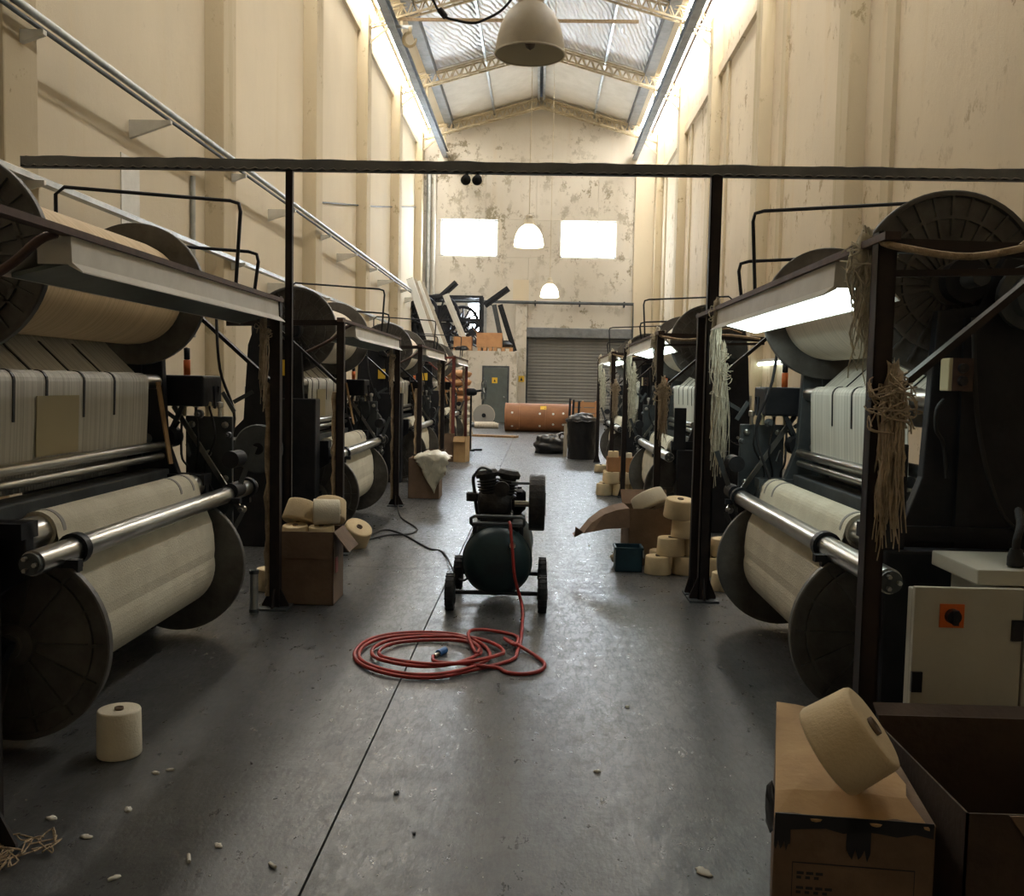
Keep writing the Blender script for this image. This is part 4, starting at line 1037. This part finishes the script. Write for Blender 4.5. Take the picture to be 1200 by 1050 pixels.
# ---- left boxes farther down
b0 = gp(478, 584); b1 = gp(514, 585)
bw = b1.x - b0.x
fb = carton(((b0.x + b1.x) / 2, b0.y + .2, 0), 0, bw, .40, .50, 'card_dark', 'brown cardboard box draped with white plastic film', ())
yarn_cone((b0.x + .28, b0.y + .16, .40), .12, .15, 'yellow yarn cone under the white plastic film', None)
yarn_cone((b0.x + .13, b0.y + .24, .36), .10, .15, 'yarn cone in the dark corner of the film draped box', None)
film = B(); vs = []; fs = []; nu, nv = 12, 14
bx_c = (b0.x + b1.x) / 2
for j in range(nv + 1):
    for i in range(nu + 1):
        a = (i / nu - .5); t = j / nv
        x = bx_c + .10 + a * (.44 - .20 * max(0, t - .35)) + .015 * math.sin(j * 1.9 + i)
        if t < .4: y = b0.y + .30 - t / .4 * .32; z = .585 - .02 * (t / .4) - .25 * a * a + .012 * math.sin(i * 2.1)
        else: y = b0.y - .025 - .012 * math.sin(i * 1.7 + j * .8); z = .565 - (t - .4) / .6 * (.50 - .7 * abs(a - .08)) - .25 * a * a
        vs.append((x, y, z))
for j in range(nv):
    for i in range(nu): fs.append((j * (nu + 1) + i, j * (nu + 1) + i + 1, (j + 1) * (nu + 1) + i + 1, (j + 1) * (nu + 1) + i))
q = film.add(vs, fs, True).build('plastic_sheet', 'plastic_film', None, recalc=False); q.modifiers.new('t', 'SOLIDIFY').thickness = .003; tag(q, 'white translucent plastic film draped over the brown box', 'plastic sheet')
b0 = gp(517, 541); 
carton((b0.x + .10, b0.y + .2, 0), .1, .22, .34, .50, 'card_dark', 'narrow dark cardboard box between looms before the pedestal fan', ())
carton((b0.x + .36, b0.y + .12, 0), -.2, .22, .30, .46, 'card', 'narrow tan cardboard box leaning by the dark narrow box', (('y-', .10, -1.1),))
carton((b0.x + .15, b0.y - 2.6, 0), .0, .34, .34, .40, 'card_dark', 'low dark cardboard box between the film draped box and loom', ())

# ================================================================== AIR COMPRESSOR
YC = 6.0
cp = thing('air_compressor', 'dark green wheeled air compressor standing in the aisle', 'compressor', (P(582, 660, Y=YC).x, YC, 0))
TR, TZ = .222, .315
prof = [(0, -.06), (.06, -.057), (.12, -.045), (.17, -.022), (.205, .012), (TR, .06), (TR, .86), (.205, .908), (.15, .955), (0, .98)]
tk = B().lathe(prof, 48, T(0, 0, TZ) @ AX_Y).build('tank', 'tank', cp)
for y in (.06, .86): B().disc([(TR - .001, -.008), (TR + .004, -.006), (TR + .004, .006), (TR - .001, .008)], 48, T(0, y, TZ) @ AX_Y).build('weld_band', 'tank', tk)
B().disc([(0, 0), (.02, 0), (.02, .03), (0, .03)], 12, T(.10, -.03, TZ + .12) @ Matrix.Rotation(PI / 2, 4, 'X')).build('outlet_fitting', 'steel', tk)
for y in (.02, .66):
    B().tube([(-.30, y, .115), (.31, y, .115)], .014, 10).build('axle', 'iron', cp)
    for d in (-1, 1):
        B().prism([(d * .07, .125), (d * .12, .125), (d * .19, .20), (d * .14, .175)], 1, y + .03, y + .09).build('tank_foot', 'tank', cp)
        wh = B().disc([(.035, -.03), (.075, -.024), (.085, -.03), (.108, -.026), (.115, -.012), (.115, .012), (.108, .026), (.085, .03), (.075, .024), (.035, .03)], 28, T(d * .295, y, .115) @ AX_X).build('wheel', 'rubber', cp)
        B().disc([(0, -.034), (.036, -.034), (.04, -.02), (.04, .02), (.036, .034), (0, .034)], 16, T(d * .295, y, .115) @ AX_X).build('hub', 'iron_grey', wh)
        for k in range(18):
            a = k * PI / 9
            B().box((-.027, -.006, .112), (.027, .006, .119), T(d * .295, y, .115) @ Matrix.Rotation(a, 4, 'X')).build('tread', 'rubber', wh)
# deck and handle frame
B().box((-.17, .10, TZ + TR - .01), (.17, .80, TZ + TR + .015)).build('deck_plate', 'iron_grey', cp)
B().tube([(-.155, .12, .53), (-.165, -.02, .565), (-.165, -.04, .60), (-.14, -.05, .615), (.15, -.05, .615), (.17, -.04, .60), (.17, -.02, .565), (.16, .12, .53)], .011, 8).build('handle', 'iron_grey', cp)
B().tube([(-.16, -.0, .56), (.165, -.0, .56)], .009, 8).build('handle', 'iron_grey', cp)
for x in (-.15, .15): B().bar((x, .12, .45), (x, .12, .55), .025).build('deck_bracket', 'iron', cp)
# pump: crankcase, two finned cylinders, head, air filter, tubing
pm = B().lathe([(0, -.12), (.06, -.12), (.09, -.10), (.10, -.03), (.10, .06), (.08, .10), (0, .10)], 24, T(-.02, .26, .66) @ AX_X).build('pump', 'pump', cp)
B().box((-.12, .16, .535), (.09, .38, .60)).build('crank_base', 'pump', pm, bevel=.012)
for sx_, ry in ((-.06, -.32), (.035, .30)):
    Mx = T(sx_, .26, .70) @ Matrix.Rotation(ry * .5, 4, 'Y')
    for k in range(6):
        B().disc([(.03, 0), (.072, 0), (.075, .004), (.072, .009), (.03, .009)], 20, Mx @ T(0, 0, .015 + k * .019)).build('cooling_fin', 'pump', pm)
    B().disc([(0, 0), (.055, 0), (.055, .135), (0, .135)], 16, Mx).build('cylinder', 'pump', pm)
    B().disc([(0, .135), (.075, .135), (.078, .16), (.06, .185), (0, .19)], 18, Mx).build('cylinder_head', 'pump', pm)
B().tube(smooth_path([(-.13, .30, .85), (-.175, .28, .83), (-.165, .26, .73), (-.15, .25, .62), (-.13, .24, .55)]), .012, 8).build('air_pipe', 'pump', pm)
B().tube(smooth_path([(-.05, .2, .88), (-.12, .17, .90), (-.17, .19, .84)]), .008, 8).build('air_pipe', 'iron_grey', pm)
B().disc([(0, 0), (.04, 0), (.042, .05), (.03, .06), (0, .06)], 16, T(-.18, .28, .67)).build('air_filter', 'pump', pm)
B().disc([(0, 0), (.05, 0), (.05, .05), (0, .055)], 16, T(.02, .14, .77) @ Matrix.Rotation(PI / 2, 4, 'X')).build('pressure_gauge', 'pump', pm)
mt = B().lathe([(0, -.10), (.07, -.10), (.085, -.08), (.085, .07), (.06, .10), (0, .10)], 24, T(.07, .60, .64) @ AX_X).build('motor', 'iron', cp)
for k in range(8): B().box((-.08, -.004, .08), (.07, .004, .095), T(.07, .60, .64) @ Matrix.Rotation(k * PI / 4, 4, 'X')).build('motor_fin', 'iron', mt)
# belt guard: flat oval housing seen nearly edge on
prof = [(.26 + .185 * math.cos(t), .67 + .185 * math.sin(t)) for t in [PI / 2 + i * PI / 12 for i in range(13)]] + [(.64 + .15 * math.cos(t), .67 + .15 * math.sin(t)) for t in [-PI / 2 + i * PI / 12 for i in range(13)]]
bg = B().prism(prof, 0, .195, .30).build('belt_guard', 'pump', cp, bevel=.012)
B().tube([(.10, .26, .66), (.20, .26, .66)], .02, 10).build('drive_shaft', 'steel', bg)
for k in range(5): B().box((.300, .15 + k * .12, .60), (.304, .20 + k * .12, .75)).build('guard_slot', 'tape', bg)
B().box((.08, .14, .80), (.20, .16, .815)).build('guard_stay', 'iron_grey', bg)
cx_ = cp.location.x

# ---- red hose: tank outlet, down to the floor, four loose coils, one stray loop
HR = .0098
def hp(x, y, lift=0.): 
    q = P(400 + x / 3.5, 520 + y / 3.5, Z=HR); q.z += lift; return q
pts = [V((cx_ + .075, YC + .03, TZ + .255)), V((cx_ + .085, YC - .06, TZ + .24)), V((cx_ + .10, YC - .085, TZ + .10)), V((cx_ + .12, YC - .09, TZ - .08))]
a = hp(742, 700); pts += [V((a.x, a.y, .05)), hp(738, 790), hp(722, 850), hp(690, 890)]
coils = [(.0, 335, 868, 265, 92), (1, 322, 868, 288, 96), (2, 345, 860, 225, 72), (3, 400, 865, 270, 72), (4, 372, 865, 188, 52)]
N_ = 4 * 28
for i in range(N_ + 1):
    t = i / 28; k = min(int(t), 3); f = t - k
    A_, B__ = coils[k], coils[k + 1]
    cx2, cy2, rx, ry = [A_[j] + (B__[j] - A_[j]) * f for j in (1, 2, 3, 4)]
    ang = .35 + 2 * PI * t
    if i < 3: continue
    pts.append(hp(cx2 + rx * math.cos(ang), cy2 + ry * math.sin(ang), .004 + .012 * k * (.5 + .5 * math.cos(ang - 1.2)) + .003 * math.sin(i * .9)))
# tail out to the right and back
pts += [hp(520, 800, .03), hp(560, 776, .02), hp(640, 770), hp(720, 790), hp(712, 840, .02), hp(668, 812, .02), hp(740, 842, .01), hp(806, 876), hp(834, 905), hp(812, 932), hp(748, 944), hp(680, 938), hp(640, 918), hp(560, 925, .02), hp(470, 916, .02), hp(405, 905, .01), hp(378, 888), hp(376, 872)]
hose = B().tube(smooth_path(pts, 4), HR, 8).build('air_hose', 'hose_red'); tag(hose, 'red rubber air hose coiled on the floor before the compressor', 'hose')
q0 = hp(380, 872); q1 = hp(425, 850)
B().tube([q0, lerp(q0, q1, .5)], .013, 10).build('ferrule', 'steel', hose)
B().tube([lerp(q0, q1, .4) + V((0, 0, .004)), q1 + V((0, 0, .006))], .019, 10).build('quick_coupling', 'blue', hose)

# ---- black power leads
def fl(px, py): 
    q = P(px, py, Z=.009); return q
o = B().tube(smooth_path([fl(466, 592), fl(470, 606), fl(486, 617), fl(488, 622), fl(478, 626), fl(455, 627), fl(440, 630), fl(424, 634)]), .008, 6).build('power_lead', 'rubber'); tag(o, 'short black lead snaking from the loom post to the cone box', 'cable')
e = fl(520, 648)
o = B().tube(smooth_path([fl(426, 634), fl(440, 624), fl(455, 621), fl(474, 627), fl(492, 637), fl(504, 643), e, V((cx_ - .26, YC + .45, .10)), V((cx_ - .15, YC + .5, .2))]), .008, 6).build('power_lead', 'rubber'); tag(o, 'black power lead running across the floor to the compressor', 'cable')

# ================================================================== FAR END OF THE AISLE
# brown drum
Y0 = gp(640, 507).y
dl, drr = P(592, 490, Y=Y0).x, P(672, 490, Y=Y0).x; DR = .43
dm = thing('cardboard_drum', 'large brown cardboard drum lying across the aisle end', 'drum', (dl, Y0 + DR, 0), rz=math.radians(-2))
B().disc([(0, .02), (DR - .03, .02), (DR - .03, 0), (DR, 0), (DR, drr - dl), (DR - .03, drr - dl), (DR - .03, drr - dl - .02), (0, drr - dl - .02)], 44, T(0, 0, DR) @ AX_X).build('drum_shell', 'drum', dm)
for x in (.01, .42, 1.2, drr - dl - .02):
    B().disc([(DR - .002, -.02), (DR + .008, -.015), (DR + .008, .015), (DR - .002, .02)], 44, T(x, 0, DR) @ AX_X).build('hoop', 'drum', dm)
for (x, a) in ((.22, 2.5), (.22, 3.5), (1.05, 2.55), (1.05, 3.45), (1.45, 2.7), (1.45, 3.45), (1.75, 2.7), (1.75, 3.5)):
    # angle measured round the drum; pi faces the camera
    B().disc([(0, 0), (.035, 0), (.03, .006), (0, .007)], 10, T(x, DR * math.cos(a), DR + DR * math.sin(a) * -1) @ Matrix.Rotation(PI / 2, 4, 'X') if False else T(x, (DR + .001) * math.cos(a), DR - (DR + .001) * math.sin(a)) @ Matrix.Rotation(-(a - PI) + PI / 2, 4, 'X')).build('rivet', 'white', dm)
B().box((-.09, -.07, 0), (.09, .07, .006), T(1.15, (DR + .001) * math.cos(2.35), DR + (DR + .001) * math.sin(2.35)) @ Matrix.Rotation(PI / 2 - .75, 4, 'X')).build('yellow_tag', 'yellow', dm)
# orange pallet box behind the bags
q = P(683, 495, Y=Y0 + .2)
ob = thing('crate_stack', 'orange slatted crate behind the tall black rubbish bag', 'crate', (q.x, Y0 + 1.15, 0))
for k in range(5): B().box((-.35, -.25, .05 + k * .18), (.45, -.23, .20 + k * .18)).build('slat', 'card_orange', ob)
for x in (-.35, .0, .41): B().box((x, -.23, 0), (x + .05, .25, .95)).build('upright', 'card_orange', ob)
for x in (-.42, -.36): 
    pass
for k, x in enumerate((666.5, 670.5, 677)):
    q = P(x, 500, Y=Y0 - .6)
    o = B().bar((q.x, Y0 - .6, 0), (q.x + .03, Y0 - .52, 1.05 - .04 * k), .07, .03).build('steel_bar', 'iron'); tag(o, 'dark upright steel bar leaning between drum and black bag', 'bar', 'dark bars by the brown drum')

# black bags
q = gp(645, 532)
o = B().blob((q.x, q.y + .25, .15), (.34, .30, .26), 28, 16, .13, 4, flat=0.0, freq=4).build('rubbish_bag', 'bag_black'); tag(o, 'slumped black plastic rubbish bag lying on the floor', 'bag')
B().tube([(q.x + .16, q.y + .2, .36), (q.x + .22, q.y + .2, .43), (q.x + .28, q.y + .18, .42)], [.05, .02, .04], 8).build('knot', 'bag_black', o)
q = gp(682, 539)
bb = thing('rubbish_bin', 'tall black bag lined bin standing beside the slumped bag', 'bin', (q.x, q.y + .3, 0))
vs = []; fs = []; nu, nv = 36, 12
for j in range(nv + 1):
    t = j / nv
    for i in range(nu):
        a = 2 * PI * i / nu; rr = (.27 + .03 * t) * (1 + .03 * math.sin(i * 1.5 + j) + .02 * math.sin(i * 2.7 - j * 1.3))
        vs.append((rr * math.cos(a), rr * math.sin(a), t * .76))
for j in range(nv):
    for i in range(nu): fs.append((j * nu + i, j * nu + (i + 1) % nu, (j + 1) * nu + (i + 1) % nu, (j + 1) * nu + i))
B().add(vs, fs, True).add([vs[i] for i in range(nu)][::-1], [tuple(range(nu))]).build('bin_liner', 'bag_black', bb)
B().blob((0, 0, .76), (.29, .29, .13), 24, 12, .14, 6, freq=5).build('bag_contents', 'bag_black', bb)
B().tube([(.31 * math.cos(i * PI / 18), .31 * math.sin(i * PI / 18), .74 + .012 * math.sin(i * 1.7)) for i in range(36)], .018, 6, closed=True).build('rolled_rim', 'bag_black', bb)
q = gp(662, 535)
o = B().bar((q.x, q.y, 0), (q.x + .01, q.y + .05, .66), .075, .025).build('wooden_plank', 'wood_pale'); tag(o, 'short wooden plank upright against the black bin', 'plank')

# pedestal fan
q = gp(551, 528)
fn = thing('pedestal_fan', 'black pedestal fan on a flat cross base', 'fan', q)
for a in (.25, 1.9): B().bar((-.25 * math.cos(a), -.25 * math.sin(a), .02), (.25 * math.cos(a), .25 * math.sin(a), .02), .06, .035).build('base_arm', 'iron', fn)
B().tube([(0, 0, .02), (0, 0, 1.22)], .022, 10).build('pole', 'iron', fn)
B().lathe([(0, -.10), (.07, -.10), (.08, -.06), (.08, .06), (.05, .12), (0, .12)], 18, T(0, 0, 1.25) @ AX_X).build('motor', 'iron', fn)
cage = B(); fx = .27
for rr in (.08, .15, .21, .27): cage.tube([(fx + (.04 if rr < .25 else 0), rr * math.cos(i * PI / 16), 1.25 + .04 + rr * math.sin(i * PI / 16)) for i in range(32)], .004, 5, closed=True)
for i in range(32):
    a = i * PI / 16
    for sg_ in (-1, 1): cage.tube([(fx + .06 * sg_, .03 * math.cos(a), 1.29 + .03 * math.sin(a)), (fx + .05 * sg_, .18 * math.cos(a), 1.29 + .18 * math.sin(a)), (fx, .27 * math.cos(a), 1.29 + .27 * math.sin(a))], .0025, 4)
cage.build('cage', 'iron_grey', fn)
for k in range(3):
    a = k * 2.094
    B().add([(fx - .02, .03 * math.cos(a), 1.29 + .03 * math.sin(a)), (fx + .02, .24 * math.cos(a - .3), 1.29 + .24 * math.sin(a - .3)), (fx - .02, .24 * math.cos(a + .35), 1.29 + .24 * math.sin(a + .35)), (fx, .1 * math.cos(a + .4), 1.29 + .1 * math.sin(a + .4))], [(0, 1, 2, 3)]).build('blade', 'galv', fn).modifiers.new('t', 'SOLIDIFY').thickness = .004
B().tube([(.1, 0, 1.27), (fx - .04, 0, 1.29)], .025, 10).build('shaft', 'iron', fn)

# pale tubes and reel on the floor
Yt = gp(570, 502).y
for k, (x0_, x1_, py_, dy) in enumerate(((556, 584, 500, 0), (557, 582, 493, .45), (556, 580, 489, .9))):
    pa = P(x0_, py_, Y=Yt + dy); pb = P(x1_, py_, Y=Yt + dy)
    tt = thing('cloth_tube', 'long pale cardboard tube lying beside the brown drum', 'tube', (pa.x, Yt + dy, .09), 'pale tubes by the drum')
    L_ = pb.x - pa.x
    B().disc([(.06, 0), (.09, 0), (.09, L_), (.06, L_), (.06, 0)], 20, AX_X).build('tube_wall', 'wood_pale', tt)
    B().disc([(0, .01), (.06, .01), (.06, -.10), (.03, -.10), (.03, -.10), (0, -.10)], 14, AX_X).build('tube_plug', 'iron_grey', tt)
q = P(567, 480, Y=Yt + 1.6)
rl = thing('wooden_reel', 'grey wooden cable reel standing near the annex door', 'reel', (q.x, Yt + 1.6, 0))
B().disc([(0, 0), (.36, 0), (.36, .05), (0, .05)], 32, T(0, 0, .36) @ AX_Y).build('reel_side', 'fabric_grey', rl)
B().disc([(0, 0), (.36, 0), (.36, .05), (0, .05)], 32, T(0, .4, .36) @ AX_Y).build('reel_side', 'wood_pale', rl)
B().disc([(.2, 0), (.2, .4)], 24, T(0, 0, .36) @ AX_Y).build('reel_core', 'wood', rl)
B().disc([(0, 0), (.07, 0), (.07, .02), (0, .02)], 16, T(0, -.02, .36) @ AX_Y).build('hub_plate', 'iron', rl)
q = gp(580, 512)
o = B().box((-.62, -.16, 0), (.62, .16, .05)).build('floor_board', 'wood', None, q, bevel=.005); o.rotation_euler.z = -.25; tag(o, 'flat brown board lying on the floor before the drum', 'board')

# orange bundles stacked behind the last left loom
for k in range(9):
    q = P(536, 470, Y=23.2)
    o = B().blob((0, 0, .09), (.36, .30, .11), 20, 10, .06, 30 + k, flat=0.0).build('yarn_bundle', 'card_orange' if k > 4 else 'lint_pale', None, (q.x + .03 * math.sin(k * 2.3), 23.2, .195 * k))
    tag(o, 'orange wrapped bundle in the tall stack behind the red posts' if k > 4 else 'pale wrapped bundle low in the tall stack behind the red posts', 'bundle', 'wrapped bundles in the tall stack')
for k in range(2):
    q = gp(540, 515)
    o = B().blob((0, 0, .15), (.20, .24, .20), 18, 10, .12, 50 + k, flat=0.0).build('sack', 'lint' if k else 'lint_pale', None, (q.x + .05, q.y + .3 + .5 * k, 0)); tag(o, 'pinkish cloth sack slumped below the wrapped bundles', 'sack', 'sacks by the bundles')

# ---- scrap on the mezzanine deck
YM = 35.3
def mz(px, py, dy=0.): return P(px, py, Y=YM + dy)
def girder(a, b, wd, m, label, group=None, name='steel_girder', flg=True):
    a, b = V(a), V(b); o = thing(name, label, 'beam', a, group)
    d = b - a
    n = d.cross(V((0, 1, 0))).normalized() * wd / 2
    B().bar(V((0, 0, 0)), d, wd * .12, wd, up=(0, 1, 0)).build('web', m, o)
    for k in (-1, 1): B().bar(n * k, d + n * k, wd * .9, wd * .12, up=(0, 1, 0)).build('flange_strip', m, o)
    return o
girder(mz(502, 394, -.4), mz(526, 358, -.4) + V((.0, 0, 0)), .10, 'iron', 'short dark girder propped among the mezzanine scrap')
girder(mz(512, 352, .7), mz(535, 331, .7), .12, 'iron', 'dark girder slanting upward at the corner end of the mezzanine')
girder(mz(568, 358, -.35), mz(596, 338, -.35), .12, 'iron', 'dark girder slanting upward beside the plaster patch')
zt = az
def stand(px0, py0, px1, py1, dy, wd, m, label):
    t_ = mz(px1, py1, dy); b_ = mz(px0, py0, dy); b_.z = zt + .02
    return girder(b_, t_, wd, m, label)
stand(549, 408, 522, 345, -.5, .12, 'paint_grey', 'pale steel channel leaning across the scrap wheel')
stand(590, 408, 579, 357, -.35, .09, 'iron_grey', 'grey channel leaning on the end wall pipe')
stand(603, 409, 586, 357, -.35, .10, 'iron', 'dark channel leaning at the end of the mezzanine')
stand(514, 395, 499, 350, -.6, .11, 'galv', 'galvanised channel leaning by the pale boards')
# scrap machine: frame, spoked wheel, gears
sm = thing('scrap_machine', 'dark skeleton of an old machine with spoked wheel on the mezzanine', 'machine', (mz(535, 380).x, YM + .7, zt))
def wheel(parent, c, r, ns, name, m, th=.06):
    b = B().tube([(c[0] + r * math.cos(i * PI / 20), c[1], c[2] + r * math.sin(i * PI / 20)) for i in range(40)], th, 6, closed=True)
    for k in range(ns):
        a = k * 2 * PI / ns; b.bar(c, (c[0] + r * math.cos(a), c[1], c[2] + r * math.sin(a)), .06)
    b.disc([(0, -.1), (.16, -.1), (.16, .1), (0, .1)], 16, T(*c) @ AX_Y)
    return b.build(name, m, parent)
wheel(sm, (-.75, .1, 1.35), .75, 10, 'spoked_wheel', 'iron')
wheel(sm, (.15, .3, 1.15), .55, 12, 'gear_wheel', 'iron')
wheel(sm, (.55, .0, .75), .35, 8, 'gear_wheel', 'iron')
for (x, yy) in ((-1.6, 0), (-1.6, .6), (.85, 0), (.85, .6)): B().box((x - .07, yy - .07, 0), (x + .07, yy + .07, 2.1)).build('frame_leg', 'iron', sm)
for z in (.35, 1.2, 2.05):
    for yy in (0, .6): B().box((-1.6, yy - .05, z - .05), (.85, yy + .05, z + .05)).build('frame_bar', 'iron', sm)
rnd = random.Random(12)
for k in range(46):
    a = V((rnd.uniform(-2.0, .5), rnd.uniform(0, .6), rnd.uniform(.1, 1.9))); b_ = a + V((rnd.uniform(-.7, .7), rnd.uniform(-.2, .2), rnd.uniform(-.7, .7)))
    b_.z = max(b_.z, .05)
    B().bar(a, b_, .07, .05).build('scrap_rod', 'iron' if k % 3 else 'iron_grey', sm)
B().box((-1.9, .1, .1), (-.3, .6, 1.1)).build('machine_block', 'iron', sm, bevel=.04)
B().box((-1.9, .2, 1.15), (-1.0, .6, 1.95)).build('machine_block', 'iron', sm, bevel=.04)
B().box((-.9, .35, 1.2), (-.2, .6, 1.75)).build('machine_block', 'iron', sm, bevel=.04)
wheel(sm, (-1.3, -.15, 1.5), .5, 9, 'gear_wheel', 'iron')
B().box((.95, .25, 0), (1.05, .35, 1.9)).build('frame_leg', 'galv', sm)
# cartons and pallets at the deck edge
def deck_box(px0, px1, pt, dy, m, label, dep=.5):
    a = mz(px0, 405, dy); b_ = mz(px1, 405, dy); t_ = mz((px0 + px1) / 2, pt, dy)
    return a, b_, t_
def pallet(x0_, x1_, y, label, m):
    o = thing('wooden_pallet', label, 'pallet', ((x0_ + x1_) / 2, y, zt)); w_ = (x1_ - x0_) / 2
    for k in range(3): B().box((-w_ + k * (w_ - .06), -.3, 0), (-w_ + k * (w_ - .06) + .12, .3, .12)).build('block', 'card_orange', o)
    for k in range(4): B().box((-w_, -.3 + k * .165, .12), (w_, -.3 + k * .165 + .11, .15)).build('slat', m, o)
    return o
x0_, x1_ = mz(560, 405, -.55).x, mz(577, 405, -.55).x
pallet(x0_, x1_, YM - .45, 'wooden pallet under the big carton on the mezzanine', 'wood')
x2_, x3_ = mz(578.5, 405, -.55).x, mz(601, 405, -.55).x
pl2 = pallet(x2_, x3_, YM - .45, 'wooden pallet with dark bundle at the mezzanine edge', 'wood')
o = B().blob(((x2_ + x3_) / 2, YM - .45, zt + .24), (.33, .26, .16), 18, 10, .12, 71, flat=zt + .15).build('dark_bundle', 'bag_black'); tag(o, 'dark bundle heaped on the edge pallet of the mezzanine', 'bundle')
bw_ = mz(585, 405, -.5).x - mz(555, 405, -.5).x
carton(((x0_ + x1_) / 2 + .15, YM - .45, zt + .15), .05, bw_, .56, .5, 'card_orange', 'large orange brown carton on the mezzanine pallet', (('x-', .2, .9),), top=True)
a = mz(532, 405, -.45).x; b_ = mz(553, 405, -.45).x
carton(((a + b_) / 2, YM - .4, zt), 0, b_ - a, .5, .5, 'card_orange', 'smaller orange brown carton beside the leaning pale channel', (), top=True)
o = B().blob((mz(541, 404, -.7).x, YM - .72, zt + .07), (.26, .14, .10), 16, 9, .15, 77, flat=zt).build('rag_heap', 'bag_black'); tag(o, 'small dark rag heap at the mezzanine edge', 'rag')
# long pale boards leaning on the pipe wall
for k in range(4):
    yb = 32.6 + k * .22
    t_ = P(480 + k * 4.2, 326 + k * 2, Y=yb); t_.x = max(t_.x, XL + .10 + .06 * k); b_ = P(503 + k * 4.5, 394, Y=yb)
    d = (b_ - t_); s_ = (t_.z) / (t_.z - b_.z)
    e = t_ + d * s_
    o = B().bar((e.x, yb, .01), t_, .24, .06, up=(0, 1, 0)).build('long_board', 'wood_pale' if k % 2 else 'white'); tag(o, 'long pale board leaning against the pipe wall near the mezzanine', 'board', 'long boards leaning on the wall')

# ================================================================== LITTER
rnd = random.Random(5)
spots = [(222, 1008, .022), (320, 1016, .016), (823, 1022, .03), (100, 982, .02), (256, 992, .016), (183, 907, .016), (200, 903, .014), (735, 829, .014), (60, 960, .018), (150, 950, .02), (700, 905, .014), (890, 745, .014), (690, 640, .016), (134, 1030, .018), (465, 930, .018), (485, 978, .010)]
for k, (px_, py_, sz_) in enumerate(spots):
    q = gp(px_, py_); b = B(); n = 6
    if k < 2: b.tube([(-sz_, 0, .006), (sz_, .004, .006)], .006, 8)
    else:
        b.blob((0, 0, .003), (sz_, sz_ * .6, .006), 10, 6, .35, 90 + k, flat=.0005, freq=5)
    o = b.build('litter_scrap', 'dust_white' if k not in (14, 15) else 'tape', None, q); o.rotation_euler.z = rnd.uniform(0, 3)
    tag(o, 'small rolled paper stub on the dark floor' if k < 2 else ('small dark scrap beside the floor joint' if k in (14, 15) else 'tiny pale scrap of lint on the concrete floor'), 'litter', 'rolled stubs on the floor' if k < 2 else ('dark scraps by the joint' if k in (14, 15) else 'lint scraps on the floor'))
lt = B()
for k in range(160):
    px_, py_ = rnd.uniform(0, 1200), 560 + 490 * rnd.random() ** .8
    q = gp(px_, py_)
    if q.x < -2.1 or q.x > 1.6: continue
    rr = rnd.uniform(.0015, .004); lt.blob((q.x, q.y, .001), (rr, rr * rnd.uniform(.4, 1), .002), 6, 4, .2, k, flat=.0004)
tag(lt.build('floor_lint', 'dust_white', None, recalc=False), 'fine specks of lint scattered over the floor', 'lint', kind='stuff')
# lint heap at the near left post foot
q = gp(30, 1005)
waste_ = B(); 
for k in range(26):
    c_ = V((q.x + rnd.uniform(-.14, .06), q.y + rnd.uniform(-.08, .1), .01)); waste_.tube(smooth_path([c_ + V((rnd.uniform(-.05, .05), rnd.uniform(-.05, .05), rnd.uniform(0, .02))) for _ in range(4)], 3), .0026, 4)
tag(waste_.build('yarn_waste_heap', 'tan_wrap'), 'heap of tan yarn waste at the foot of the near loom post', 'yarn waste')
